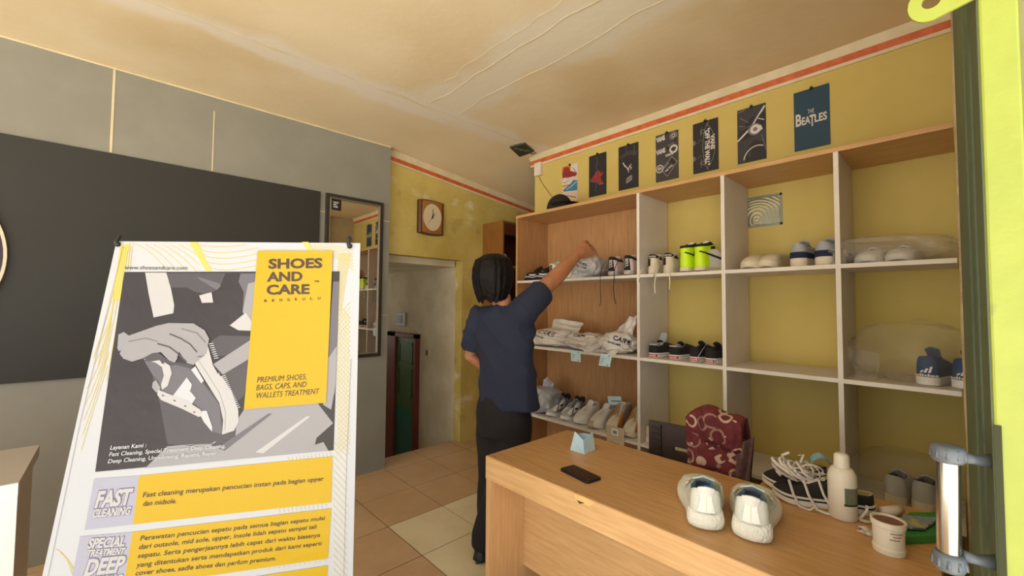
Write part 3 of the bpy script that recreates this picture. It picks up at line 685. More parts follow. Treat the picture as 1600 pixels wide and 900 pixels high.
def bez(a, c, b, n=7): return [((1-t)**2*a[0]+2*t*(1-t)*c[0]+t*t*b[0], (1-t)**2*a[1]+2*t*(1-t)*c[1]+t*t*b[1]) for t in [i/n for i in range(n+1)]]
def btext(s, p0, p1, cap, mi, k=4, bold=.0, shear=0, ref=None):
    u0, v0 = inv(*p0); u1, v1 = inv(*p1); ut, vt = inv(p0[0], p0[1]-cap); h = abs(v0-vt)
    V, Fc, wid = text2d(s, bold); d = Vector(((u1-u0)*BW, v1-v0))
    if ref is not None: wid = text2d(s, ref)[2]; V = [(x-(bold-ref)/.729, y) for x, y in V]
    L = d.length; d = d/L; n = Vector((d.y, -d.x))
    bs.add([ban((u0*BW+d.x*(x*L/wid+shear*y*h)+n.x*y*h)/BW, v0+d.y*(x*L/wid+shear*y*h)+n.y*y*h, k) for x, y in V], Fc, mi)
# guilloche lines
for i in range(11): bline([p for p in bez((205+13*i, 379), (236+13*i, 388), (262+15*i, 424)) if p[0] < 322 and p[0] > 192], .9, PAL)
bpoly([(296, 378), (309, 378), (331, 425), (323, 425)], PAL)
for i in range(24): bline([(310+4.2*i, 378), (325+3.4*i, 424)], .9, PAL, 2)
for i in range(5): bline(bez((306+5*i, 381+9*i), (345, 392+9*i), (404, 378+9*i), 6), .9, PAL, 2)
for i in range(9): bline([(400+9*i, 394), (413+9*i, 379)], .8, PAL, 2)
bpoly([(472, 378), (482, 378), (489, 391), (481, 391)], PAL, 2)
for i in range(7): bline(bez((486, 380+3*i), (520, 380+2*i), (552, 392+5*i), 6), .9, PAL, 2)
for i in range(9): bline(bez((548-2*i, 396), (543-2.2*i, 420), (532-.6*i, 492-6*i), 5), .8, PAL, 2)
for i in range(6): bline(bez((190+3.4*i, 384), (186+3*i, 440), (146+7*i, 560+12*i), 8), 1.0, PAL, 2)
bpoly([(188, 384), (204, 380), (193, 425), (189, 470), (176, 470)], PAL, 1)
for i in range(7): bline(bez((180-2*i, 440+22*i), (176-5*i, 520+20*i), (139-2*i, 560+24*i), 6), .8, PAL, 2)
for i in range(3): bline(bez((88+6*i, 858+6*i), (104+5*i, 862+8*i), (114+5*i, 900+4*i), 5), .9, PAL, 2)
for i in range(38):
    y = 472+7.5*i; y2 = y+26-(i*.2); 
    if y2 < 716: bline([(527, y), (547, y2)], .8, PAL, 2); bline([(547, y), (526, y2)], .8, PAL, 2)
for i in range(22): y = 690+11*i; bline([(521, y), (543, y+24)], .9, PAL, 2)
for a, b in (((193, 385), (153, 547)), ((153, 547), (126, 660)), ((126, 660), (80, 880)), ((80, 880), (62, 965))): bline([a, b], .7, LGT, 3)
for a, b in (((550, 379), (549, 560)), ((549, 560), (542, 720)), ((542, 720), (536, 960))): bline([a, b], .7, LGT, 3)
# photograph printed on the banner
bpoly([(195, 425), (531, 424), (521.5, 703), (149.5, 737)], BLK, 3)
A3 = lambda P: [(60+x/3, 360+y/3) for x, y in P]
C3 = lambda P: [(160+x/3.75, 480+y/3.75) for x, y in P]
bpoly(A3([(605, 200), (880, 200), (860, 250), (830, 285), (790, 300), (730, 285), (700, 268), (620, 268)]), SHD, 4); bpoly(A3([(745, 215), (855, 250), (858, 262), (840, 280), (760, 232)]), MID, 5)
bpoly(A3([(950, 202), (1024, 202), (1015, 330), (1000, 390), (960, 370), (965, 290), (940, 240)]), MID, 4); bpoly(A3([(985, 250), (1022, 240), (1010, 430), (985, 440), (960, 380)]), LGT, 5)
bpoly(A3([(900, 445), (975, 385), (1005, 430), (1000, 470), (940, 468)]), BRT, 6)
bpoly(A3([(503, 198), (602, 198), (622, 262), (639, 350), (635, 388), (543, 408), (520, 300)]), BRT, 4); bpoly(A3([(757, 305), (815, 290), (823, 338), (770, 340)]), BRT, 6)
bpoly([(228, 731), (262, 697), (320, 692), (358, 676), (383, 638), (497, 630), (521, 661), (495, 684), (490, 706)], LGT, 4)
bpoly([(340, 700), (420, 646), (426, 646), (352, 704)], MID, 5); bpoly([(400, 706), (480, 650), (486, 650), (412, 708)], BRT, 5)
bpoly(C3([(640, 340), (720, 290), (860, 200), (893, 196), (880, 330), (830, 520), (780, 560), (760, 490), (700, 405)]), SHD, 4); bpoly(C3([(650, 335), (720, 290), (880, 185), (892, 186), (866, 300), (745, 372), (700, 400)]), LGT, 5)
bpoly(C3([(632, 338), (652, 333), (712, 398), (692, 404)]), BLK, 6); bpoly(C3([(690, 165), (880, 170), (860, 200), (740, 280), (660, 290), (640, 200)]), SHD, 4)
bpoly([(521, 440), (530.5, 440), (524, 620), (512, 560)], MID, 4); bpoly([(513, 560), (527, 540), (525, 600), (518, 640), (505, 632)], LGT, 5)
bpoly(C3([(300, 300), (520, 335), (600, 440), (700, 560), (790, 640), (780, 790), (640, 820), (385, 800), (340, 560), (300, 420)]), SHD, 4)
bpoly(C3([(245, 305), (340, 300), (410, 330), (520, 360), (590, 440), (690, 570), (706, 742), (650, 728), (600, 615), (540, 560), (430, 540), (350, 490), (330, 430), (300, 400)]), MID, 5)
bpoly(C3([(505, 215), (535, 240), (560, 290), (600, 285), (620, 215), (650, 330), (700, 400), (760, 490), (800, 600), (802, 670), (775, 722), (705, 745), (712, 660), (690, 560), (640, 480), (570, 370), (530, 300)]), BRT, 6)
bline(C3([(560, 300), (620, 390), (690, 500), (725, 610), (722, 720)]), .8, LGT, 7)
for i in range(8): a = (628+4.5*i, 215+12*i); bline(C3([a, (a[0]+26, a[1]-4)]), 1.2, WHT, 7)
for i in range(18): t = i/17; a = (705+85*t-14*(t-t*t), 405+185*t); bline(C3([a, (a[0]+22, a[1]-8)]), 1.2, WHT, 7)
bpoly(C3([(245, 303), (345, 306), (400, 340), (412, 385), (388, 460), (355, 482), (350, 450), (366, 400), (355, 350), (320, 325)]), BRT, 7)
bpoly(C3([(300, 440), (320, 424), (346, 470), (340, 500), (320, 497), (297, 470)]), LGT, 7)
bpoly(C3([(420, 515), (500, 410), (530, 452), (520, 490), (486, 510), (552, 530), (530, 566), (450, 545)]), WHT, 7); bpoly(C3([(525, 365), (550, 345), (600, 430), (585, 445)]), WHT, 7)
bpoly(C3([(333, 482), (420, 516), (500, 546), (580, 598), (602, 635), (568, 640), (470, 592), (350, 542), (328, 510)]), BRT, 8)
for p in ((362, 515), (430, 545), (492, 577), (545, 612)): q = C3([p])[0]; bpoly([(q[0]-1.5, q[1]-1), (q[0]+1.8, q[1]-.4), (q[0]+1.5, q[1]+1.2), (q[0]-1.6, q[1]+.6)], BLK, 9)
bpoly(C3([(590, 605), (617, 605), (650, 700), (648, 728), (600, 670), (585, 640)]), WHT, 8)
bpoly(C3([(98, 160), (130, 145), (158, 165), (150, 220), (102, 258), (92, 240)]), LGT, 5)
bpoly(C3([(108, 272), (150, 170), (235, 140), (325, 108), (395, 92), (540, 95), (605, 135), (632, 185), (610, 210), (612, 270), (595, 285), (560, 260), (530, 215), (500, 215), (530, 270), (553, 320), (540, 338), (500, 325), (455, 260), (420, 240), (445, 300), (430, 325), (395, 310), (350, 262), (300, 268), (240, 300), (180, 318), (130, 300)]), LGT, 8)
bline(C3([(400, 155), (465, 182), (520, 215), (560, 262)]), 2.2, SHD, 9); bline(C3([(330, 212), (400, 232), (440, 262), (500, 320)]), 2.4, SHD, 9); bline(C3([(470, 125), (560, 150), (610, 205)]), 1.4, MID, 9); bline(C3([(160, 200), (260, 180), (330, 200)]), 1.2, MID, 9)
bpoly(C3([(240, 270), (330, 262), (395, 312), (428, 326), (420, 340), (340, 305), (250, 312)]), SHD, 7)
bpoly([(478, 706.5), (488, 696), (506, 690), (514, 704)], LGT, 6); bpoly([(495, 685), (522, 662), (521.5, 703), (514, 704), (506, 690)], BLK, 5)
# yellow block and coloured bands
bpoly([(404, 392), (521, 392), (510.7, 628.7), (382.7, 639)], YEL, 10)
bpoly([(148, 748), (218, 743), (208.5, 819), (133, 827.5)], LIL, 3); bpoly([(218, 743), (520, 713), (517.6, 784.6), (208.5, 819)], YEL, 3)
bpoly([(126, 838), (208, 831), (193, 918), (108, 929)], LIL, 3); bpoly([(208, 831), (518, 794), (513, 872), (193, 918)], YEL, 3)
bpoly([(104, 942), (191, 931), (176, 1010), (86, 1022)], LIL, 3); bpoly([(191, 931), (513, 883), (508, 955), (176, 1010)], YEL, 3)
for i in range(12): bline([(450+6*i, 714-.7*i), (452+6*i, 720-.7*i)], .8, PAL, 3); bline([(436+6.6*i, 793-.75*i), (438+6.6*i, 801-.75*i)], .8, PAL, 3); bline([(420+8*i, 890-1.1*i), (421+8*i, 884-1.1*i)], .8, PAL, 3)
btext('www.shoesandcare.com', (195, 420.7), (293, 421.3), 6, INK, 4, .0)
btext('SHOES', (421, 419.6), (505, 418.3), 15, INK, 12, .035); btext('AND', (418.7, 439.6), (474, 438.7), 14.5, INK, 12, .035); btext('CARE', (418, 460), (485, 458.7), 15, INK, 12, .035)
btext('TM', (492.4, 441.3), (499.6, 441), 3, INK, 12, .02)
for i, c in enumerate('BENGKULU'): x = 414.7+i*11.9; y = 472-.57*i; btext(c, (x, y), (x+4, y-.2), 4.2, INK, 12, .02)
btext('PREMIUM SHOES,', (403.2, 597.3), (480, 592), 9, INK, 12, .0, .2); btext('BAGS, CAPS, AND', (401.9, 609.3), (479.5, 604), 9, INK, 12, .0, .2); btext('WALLETS TREATMENT', (400.8, 621.9), (499, 614.7), 9, INK, 12, .0, .2)
btext('Layanan Kami :', (174.4, 701.7), (230.6, 697.5), 6.5, WHT, 10, .02, .15); btext('Fast Cleaning, Special Treatment Deep Cleaning,', (172.8, 712), (354, 698.5), 6.5, WHT, 10, .015, .15); btext('Deep Cleaning, Unyellowing, Repaint, Repair.', (171, 722.9), (342.7, 709), 6.5, WHT, 10, .015, .15)
for s, a, b, c in (('FAST', (149, 792), (204, 786.7), 25), ('CLEANING', (145, 807.8), (204, 802.7), 12.5), ('SPECIAL', (137, 856), (195.6, 851.8), 15), ('TREATMENT', (136, 868.9), (195, 864.9), 10.5), ('DEEP', (132, 898.5), (192.7, 891.6), 25), ('CLEANING', (128, 917), (190, 910), 14)):
    btext(s, a, b, c, VIO, 5, .085, .1, .045); btext(s, a, b, c, BRT, 6, .045, .1)
btext('Fast cleaning merupakan pencucian instan pada bagian upper', (224, 776.5), (506, 750.5), 8, INK, 5, .012, .1); btext('dan midsole.', (224, 790), (276, 785.5), 8, INK, 5, .012, .1)
for s, a, b in (('Perawatan pencucian sepatu pada semua bagian sepatu mulai', (219.9, 844), (507.8, 811.6)), ('dari outsole, mid sole, upper, insole lidah sepatu sampai tali', (217.6, 857.7), (494.8, 825)), ('sepatu. Serta pengerjaannya lebih cepat dari waktu biasanya', (216, 871.4), (500.4, 838)), ('yang ditentukan serta mendapatkan produk dari kami seperti', (214, 885.7), (502.6, 851)), ('cover shoes, sadle shoes dan parfum premium.', (212, 898.4), (432, 874.6))):
    btext(s, a, b, 7.6, INK, 5, .012, .1)
bs.build('banner_sheet', BM, bn)
# stand poles and hooks
c1 = ban(.5, .78, -1)+Vector((.06, .06, 0))
m = MB()
for u, v in ((.02, .012), (.985, .012), (.02, VB-.02), (.985, VB-.02)):
    e_ = ban(u, v, -3)+Vector((.008, .008, 0)); mid = c1.lerp(e_, .5)+Vector((.02, .02, 0)); q = MB(); q.tube([c1, mid, e_], .004, 8); q.build('stand_pole', BLACK, bn, smooth=True)
m = MB(); m.ball(c1, .022, 12); m.build('stand_hub', BLACK, bn, smooth=True)
m = MB(); p = c1; m.tube([p, Vector((p.x+.28, p.y+.3, .012))], .005, 8); m.build('stand_pole', BLACK, bn, smooth=True)
for u in (.008, .955):
    c = ban(u, .012, 4); d = (EYE-c).normalized(); q = MB()
    q.tube([ban(u, -.014, -2), ban(u+.004, -.010, 6), ban(u, .003, 16), ban(u+.004, .008, 10)], [.004, .0035, .0045, .005], 8)
    q.ball(ban(u+.004, .008, 8), .0065, 10); q.build('corner_hook', BLACK, bn, smooth=True)
# ================================================================== SHOES
def itp(tab, t):
    if t <= tab[0][0]: return tab[0][1]
    for (a, x), (b, y) in zip(tab[:-1], tab[1:]):
        if t <= b: return x+(y-x)*(t-a)/(b-a)
    return tab[-1][1]
HW = [(0, .31), (.12, .335), (.3, .33), (.42, .345), (.6, .43), (.72, .475), (.82, .465), (.92, .42), (1, .36)]
def rnd(t, a, b):
    f = 1.0
    if t < a: f *= math.sqrt(max(0, 1-((a-t)/a)**2))
    if t > b: f *= math.sqrt(max(0, 1-((t-b)/(1-b))**2))
    return f
class Shoe:
    def __init__(s, label, group, loc, rz, sole, upper, lining, lace=None, L=.28, Wd=.104, sole_h=.03, flare=1.0, collar=.078, vamp=.042, open0=.02, open1=.60, name='sneaker', cat='shoe', tip=0, outsole=None, toe=None, toe_t=.78, heelm=None, heel_t=.14, foxing=None, tongue=True, tong_up=1.14, lace_n=5, seam_h=.0, dip=.86, tongm=None, uw=.965, ztab=None, boost=False):
        s.L, s.W, s.sh, s.co, s.va, s.o0, s.o1, s.fl, s.dip = L, Wd, sole_h, collar, vamp, open0, open1, flare, dip
        s.uw, s.ztab = uw, ztab
        s.root = r = thing(name, label, cat, loc, rz, group)
        if tip: r.rotation_euler = (0, tip, rz)
        N = s.N = 48
        th = [2*math.pi*i/N for i in range(N)]
        lift = lambda x: .012*max(0, (x/L-.78)/.22)**2
        def ring(f, z0): return [Vector((s.base(a).x*(1 if f >= .99 else f)+(L*.5*(1-f) if f < .99 else 0), s.base(a).y*f, z0+lift(s.base(a).x)*(1 if z0 < .02 else .7))) for a in th]
        m = MB(); m.rings([ring(.86, 0), ring(.97, .008), ring(1.03, sole_h*.35), ring(1.04, sole_h*.6), ring(.985, sole_h*.88), ring(.93, sole_h)] if boost else [ring(.95, 0), ring(1.0*flare, .004), ring(1.0*flare, sole_h*.5), ring(1.0, sole_h)], 0)
        s.sole = m.build('sole', sole, r, local=True); add_bevel(s.sole, .0015, 1)
        if outsole:
            m = MB(); m.rings([ring(.94, -.0005), ring(1.006*flare, .0005), ring(1.006*flare, sole_h*.28)], 0, cap=True); m.build('outsole', outsole, r, local=True)
        if foxing:
            m = MB(); m.rings([ring(1.008*flare, sole_h*.62), ring(1.008, sole_h*.80)], 0, cap=False); m.build('foxing_stripe', foxing, s.sole, local=True)
        mats = [upper, lining, toe or upper, heelm or upper]
        m = MB(); K = 9; R = [[s.U(a, k/K) for a in th] for k in range(K+1)]
        base = m.add([p for q in R for p in q], [])
        for k in range(K):
            for j in range(N):
                t = s.base(th[j]+math.pi/N).x/L
                m.f.append([base+k*N+j, base+k*N+(j+1) % N, base+(k+1)*N+(j+1) % N, base+(k+1)*N+j]); m.m.append(2 if t > toe_t else 3 if t < heel_t else 0)
        ins = []
        for dz, f in ((0, .0), (.001, .06), (-.25, .10), (-.9, .04)):
            q = []
            for a in th:
                p = s.U(a, 1.0); c = Vector((L*.3, 0, 0)); p2 = Vector((p.x+(c.x-p.x)*f, p.y*(1-f*1.3), p.z+(dz if abs(dz) < .01 else (sole_h+.006-p.z)*-dz)))
                q.append(p2)
            ins.append(q)
        m.rings(ins, 1, cap=False); m.add(ins[-1], [list(range(N))], 1)
        s.upper = m.build('upper', mats, r, local=True, smooth=True)
        if tongue:
            m = MB(); x1 = L*(open0+(open1-open0)*.97); x0 = L*(open0+(open1-open0)*.50); z1 = s.U(math.pi, 1).z; z0 = sole_h+collar*tong_up
            f = lambda u, v, d: Vector((x1+(x0-x1)*v, (u-.5)*Wd*(.26+.16*v), z1-.004+(z0-z1+.004)*(v**1.15)-.010*(2*u-1)**2+d))
            m.grid(lambda u, v: f(u, v, 0), 6, 8); m.grid(lambda u, v: f(u, v, -.006), 6, 8)
            m.add([f(0, 1, 0), f(.5, 1, .0), f(1, 1, 0), f(1, 1, -.006), f(.5, 1, -.006), f(0, 1, -.006)], [(0, 1, 4, 5), (1, 2, 3, 4)])
            m.build('tongue', tongm or upper, r, local=True, smooth=True)
        s.laces = None
        if lace:
            m = MB()
            for i in range(lace_n):
                sr = .60+.36*i/max(1, lace_n-1); a = math.acos(1-2*sr)
                p, q = s.U(a, .95), s.U(2*math.pi-a, .95); mid = (p+q)/2+Vector((0, 0, .008))
                m.tube([p+Vector((0, .003, .001)), p.lerp(mid, .55)+Vector((0, 0, .004)), mid, q.lerp(mid, .55)+Vector((0, 0, .004)), q+Vector((0, -.003, .001))], .0028, 6)
            s.lace_mb = m; s.lace_mat = lace
            s.laces = m.build('laces', lace, r, local=True, smooth=True)
    def base(s, a):
        t = (1-math.cos(a))/2; sg = 1 if math.sin(a) >= 0 else -1
        return Vector((s.L*t, sg*s.W*itp(HW, t)*rnd(t, .11, .84), 0))
    def rim(s, a):
        t = (1-math.cos(a))/2; sg = 1 if math.sin(a) >= 0 else -1
        y = s.W*itp([(0, .225), (.25, .265), (.48, .25), (.62, .15), (1, .11)], t)*rnd(t, .17, .92)
        z = s.co*itp(s.ztab or [(0, 1), (.04, .985), (.10, .93), (.20, s.dip-.02), (.45, s.dip-.06), (.60, s.dip+.04), (1, s.va/s.co)], t)
        return Vector((s.L*(s.o0+(s.o1-s.o0)*t), sg*y, s.sh+z))
    def U(s, a, k, off=0):
        B = s.base(a); B = Vector((s.L*.5+(B.x-s.L*.5)*.975, B.y*s.uw, s.sh+.008*max(0, (B.x/s.L-.78)/.22)**2)); Rm = s.rim(a)
        C = Vector((B.x*.82+Rm.x*.18, B.y*1.0, s.sh+(Rm.z-s.sh)*.78))
        p = B*((1-k)**2)+C*(2*k*(1-k))+Rm*(k*k)
        if off:
            e = 1e-3; d1 = s.U(a+e, k)-s.U(a-e, k); d2 = s.U(a, min(1, k+e))-s.U(a, max(0, k-e)); n = d2.cross(d1)
            if n.length > 1e-12: p = p+n.normalized()*off
        return p
    def patch(s, name, poly, mt, off=.0016, step=.12, parent=None, both=False):
        """polygon in (angle, height) coordinates of the upper, laid on its surface"""
        m = MB()
        for sg in ((1, -1) if both else (1,)):
            b = bmesh.new(); f = b.faces.new([b.verts.new((x, y, 0)) for x, y in poly]); bmesh.ops.triangulate(b, faces=[f])
            for ax, st in ((0, step), (1, .12)):
                lo = min(q[ax] for q in poly); hi = max(q[ax] for q in poly); x = lo+st
                while x < hi-1e-6:
                    bmesh.ops.bisect_plane(b, geom=b.verts[:]+b.edges[:]+b.faces[:], plane_co=(x, 0, 0) if ax == 0 else (0, x, 0), plane_no=(1, 0, 0) if ax == 0 else (0, 1, 0)); x += st
            b.verts.index_update(); V = [s.U(sg*v.co.x, v.co.y, off) for v in b.verts]; Fc = [[v.index for v in f.verts] for f in b.faces]; m.add(V, Fc); b.free()
        return m.build(name, mt, parent or s.root, local=True, smooth=True)
    def heel_tab(s, mt, w=.55, k0=.0, k1=.98, off=.003, name='heel_tab'):
        return s.patch(name, [(-w, k0), (w, k0), (w*.75, k1), (-w*.75, k1)], mt, off)
    def heel_text(s, txt, k, w, h, mt, off=.004, vertical=False):
        """short lettering on the heel"""
        V, Fc, wid = text2d(txt, .03); m = MB(); P = []
        for x, y in V:
            u, v = (x/wid-.5, y) if not vertical else (.5*0-(y-.5)*1, x/wid-.5)
            if vertical: a, kk = (y-.5)*h/(s.W*.33)*1, k+(x/wid-.5)*w/(s.co)
            else: a, kk = -(x/wid-.5)*w/(s.W*.33), k+y*h/s.co
            P.append(s.U(a, min(max(kk, 0), 1), off))
        m.add(P, Fc); m.build('heel_lettering', mt, s.root, local=True)
    def hang(s, strands, r=.0028, tipm=None, mt=None, flat=.5):
        for pts in strands:
            Q = [Vector(pts[0])]
            for a, b, c in zip(pts[:-1], pts[1:], pts[2:]+[pts[-1]]): Q += [Vector(a).lerp(Vector(b), .5), Vector(b)]
            m = MB(); m.tube(Q, r, 6, flat=flat); o = m.build('hanging_lace', mt or s.lace_mat, s.laces or s.root, local=True, smooth=True)
            if tipm: m = MB(); q = Vector(pts[-1]); m.tube([q, q+Vector((0, 0, -.018))], r*.9, 6); m.build('lace_tip', tipm, s.laces or s.root, local=True)
fab = lambda n, c, r=.85, b=.12: mat('shoe_'+n, c, r, bump=b, bscale=350)
S_BLK, S_WHT, S_CRM, S_NAVY = fab('black', (28, 25, 26)), fab('white', (228, 224, 216), .55), fab('cream', (216, 204, 180), .7), fab('navy', (26, 32, 66))
S_GRY, S_LGR, S_TAN, S_GUM = fab('grey', (128, 132, 138)), fab('light_grey', (178, 180, 180)), fab('tan', (176, 122, 58)), fab('gum', (116, 66, 40), .6)
S_NEON, S_PINK, S_BLUE, S_MINT = fab('neon', (204, 240, 10), .45), fab('blush', (214, 192, 186), .6), fab('blue', (20, 62, 106)), fab('mint', (196, 212, 196), .7)
S_SPK = mat('shoe_speckle', (196, 190, 182), .6, c2=(60, 56, 54), nscale=180, lo=.55, hi=.62); S_RED = fab('red', (176, 34, 40), .5); S_SILV = fab('silver', (160, 162, 164), .6); S_RUB = mat('shoe_rubber', (226, 222, 214), .5); S_DKT = fab('dark_rubber', (52, 44, 42), .6)
S_GALAXY = mat('shoe_galaxy', (30, 28, 40), .8, c2=(120, 116, 150), nscale=26, lo=.58, hi=.72)
Yat = lambda px, X=2.40: pl(px, 430, 0, X).y
ZU, ZM, ZL = 1.575, 1.06, .535
rad = math.radians
# --- top row, left bay: black pair with navy soles, toes out
G = 'navy-soled black sneakers on the upper shelf'
for i, (yy, lab) in enumerate(((2.395, 'black sneaker with navy sole, leftmost shoe on the upper shelf, toe outward'), (2.285, 'black sneaker with navy sole, second shoe from the left end of the upper shelf'))):
    s = Shoe(lab, G, (2.665, yy, ZU), rad(180+6), S_NAVY, S_BLK, S_DKT, S_BLK, sole_h=.034, collar=.085, foxing=S_WHT)
    s.patch('side_wave', [(.5, .02), (2.9, .02), (2.9, .22), (1.6, .34), (.5, .2)], S_WHT, both=True)
    s.patch('tongue_badge', [(2.55, .80), (2.9, .82), (2.9, .97), (2.5, .95)], S_WHT, both=True)
# white leather pair with mint lining, heels out
G = 'white and mint sneakers on the upper shelf'
for px, lab in ((860, 'white sneaker with tan heel stripe and mint collar, beside the navy-soled pair'), (884, 'white sneaker with tan heel stripe, partly behind the raised forearm')):
    s = Shoe(lab, G, (2.405, Yat(px), ZU), rad(4), S_WHT, S_WHT, S_MINT, S_WHT, sole_h=.032, collar=.092, outsole=S_GUM, tong_up=1.25, tongm=S_MINT)
    s.patch('collar_pad', [(-1.5, .80), (1.5, .80), (1.5, 1), (-1.5, 1)], S_MINT, .004); s.heel_tab(S_GUM, .20, 0, .8)
# --- speckled soles, dark laces
G = 'black and white sneakers with speckled soles'
for i, (px, lab) in enumerate(((954, 'white and black sneaker with speckled sole, left one, its dark lace hanging down'), (979, 'white and black sneaker with speckled sole, right one against the white divider'))):
    s = Shoe(lab, G, (2.40, Yat(px), ZU), rad(2), S_SPK, S_PINK, S_BLK, S_BLK, sole_h=.036, collar=.098, outsole=S_GUM, tong_up=1.12)
    s.patch('collar_pad', [(-1.6, .70), (-.35, .64), (.35, .64), (1.6, .70), (1.6, 1), (-1.6, 1)], S_BLK, .003); s.heel_tab(S_BLK, .34, 0, .75, .0035); s.heel_text('VANS', .40, .05, .012, S_WHT, .005, vertical=True)
    if i == 0: st = [[(.02, .045, .11), (-.03, .05, .06), (-.045, .052, 0), (-.046, .05, -.1), (-.046, .045, -.17), (-.046, .056, -.20)], [(.02, -.045, .10), (-.03, -.05, .05), (-.045, -.055, 0), (-.046, -.05, -.08), (-.046, -.055, -.14), (-.046, -.066, -.185)]]; s.hang(st, .0026)
# --- second bay: white pair with black heels, white laces; neon high-tops
G = 'white sneakers with black heel collars'
for i, (px, lab) in enumerate(((1014, 'white sneaker with black heel collar, left one, just right of the first divider'), (1038, 'white sneaker with black heel collar, right one, with white lace hanging over the shelf'))):
    s = Shoe(lab, G, (2.405, Yat(px)-.01, ZU), rad(-4), S_CRM, S_CRM, S_BLK, S_CRM, sole_h=.038, collar=.088, tong_up=1.1)
    s.patch('collar_pad', [(-1.3, .62), (1.3, .62), (1.3, 1), (-1.3, 1)], S_BLK, .003); s.patch('heel_badge', [(.05, .12), (.6, .12), (.6, .55), (.05, .55)], S_BLK, .003); s.heel_text('VANS', .70, .034, .010, S_WHT, .005)
    if i: s.hang([[(.03, -.05, .115), (-.03, -.05, .09), (-.047, -.048, .03), (-.048, -.05, -.06), (-.048, -.046, -.10)], [(.03, .05, .06), (-.03, .046, .03), (-.046, .042, 0), (-.048, .05, -.07), (-.048, .045, -.12)]], .0042, S_GRY)
    else: s.hang([[(.03, -.045, .11), (-.02, -.048, .08), (-.045, -.047, .03), (-.046, -.05, -.012)], [(.03, .045, .06), (-.03, .05, .03), (-.046, .05, 0), (-.047, .052, -.03)]], .0035, S_GRY)
G = 'neon yellow high-top sneakers'
for px, lab in ((1074, 'neon yellow high-top sneaker with black collar, left one of the pair'), (1097, 'neon yellow high-top sneaker with black swoosh and collar, right one by the second divider')):
    s = Shoe(lab, G, (2.39, Yat(px)+.028, ZU), rad(-17 if px > 1080 else -16), S_CRM, S_WHT, S_BLK, S_BLK, sole_h=.030, collar=.138, vamp=.05, open1=.56, heelm=S_NEON, heel_t=.24, toe=S_NEON, toe_t=.80, tong_up=1.12, outsole=S_BLK, ztab=[(0, .93), (.3, .97), (.55, 1.06), (.7, .95), (1, .38)])
    s.patch('collar_band', [(-1.9, .80), (1.9, .80), (1.9, 1.0), (-1.9, 1.0)], S_BLK, .0035); s.patch('ankle_panel', [(-1.75, .58), (1.75, .58), (1.75, .80), (-1.75, .80)], S_NEON, .002)
    s.patch('swoosh', [(-.25+.5, .52), (1.2, .34), (1.75, .20), (2.05, .18), (2.12, .30), (1.95, .42), (1.98, .30), (1.72, .28), (1.2, .42), (.28, .57)], S_BLK, .0035, both=True); s.patch('wing_badge', [(1.25, .62), (1.6, .60), (1.62, .72), (1.3, .74)], S_BLK, .004, both=True)
# --- third bay: white slip-ons and navy-strap sandals
G = 'white slip-on shoes on the upper shelf'
for px, lab in ((1166, 'low white slip-on shoe, left one of the pair under the glass block'), (1194, 'low white slip-on shoe, right one of the pair under the glass block')):
    s = Shoe(lab, G, (2.675, Yat(px)-.03, ZU), rad(180-6), S_CRM, S_CRM, S_SILV, None, sole_h=.036, collar=.058, vamp=.052, open1=.52, tongue=False, name='slip_on_shoe'); 
G = 'grey sneakers with a navy stripe'
for px, lab in ((1243, 'grey knit sneaker with thick cream sole and navy stripe, left one'), (1283, 'grey knit sneaker with thick cream sole and navy stripe, right one at the third divider')):
    s = Shoe(lab, G, (2.41, Yat(px), ZU), rad(-10), S_CRM, S_SILV, S_GRY, S_SILV, L=.29, Wd=.112, sole_h=.045, collar=.072, tong_up=1.35)
    s.patch('navy_stripe', [(-2.4, .0), (2.4, .0), (2.4, .30), (-2.4, .30)], S_NAVY, .003)
# --- middle row, second bay
G = 'dark galaxy-print skate shoes'
for i, (px, lab) in enumerate(((1015, 'black patterned skate shoe with its tongue pulled up, left one on the middle shelf'), (1047, 'black patterned skate shoe with lilac flashes, right one on the middle shelf'))):
    s = Shoe(lab, G, (2.41, Yat(px), ZM), rad(-10), S_RUB, S_GALAXY, S_SILV, None, L=.29, Wd=.112, sole_h=.030, collar=.064, ztab=[(0, .86), (.06, .84), (.16, .70), (.4, .68), (.55, .95), (.7, .98), (1, .62)], foxing=S_LGR, heelm=S_BLK, heel_t=.5, tong_up=1.2, tongm=S_BLK, name='skate_shoe')
    m = MB(); c = Vector((.12, 0, .07)); m.grid(lambda u, v: Vector((.10+.03*v, (u-.5)*.05*(1-.3*(2*v-1)**2), .075+.075*v)), 6, 6); m.grid(lambda u, v: Vector((.104+.03*v, (u-.5)*.05*(1-.3*(2*v-1)**2), .075+.075*v)), 6, 6)
    if i == 0: m.build('raised_tongue', S_SILV, s.root, local=True, smooth=True)
    s.patch('padded_collar', [(-.9, .75), (.9, .75), (.5, 1), (-.5, 1)], S_SILV, .004)
    m = MB(); m.grid(lambda u, v: s.base((u-.5)*1.1)*1.012+Vector((-.001, 0, .007+.017*v)), 6, 1); m.build('heel_badge', S_RED, s.sole, local=True)
    m = MB(); V, Fc, w = text2d('VANS', .02); m.add([s.base(-(x/w-.5)*.8)*1.02+Vector((-.0015, 0, .011+y*.009)) for x, y in V], Fc); m.build('badge_lettering', S_WHT, s.sole, local=True)
G = 'plain black skate shoes'
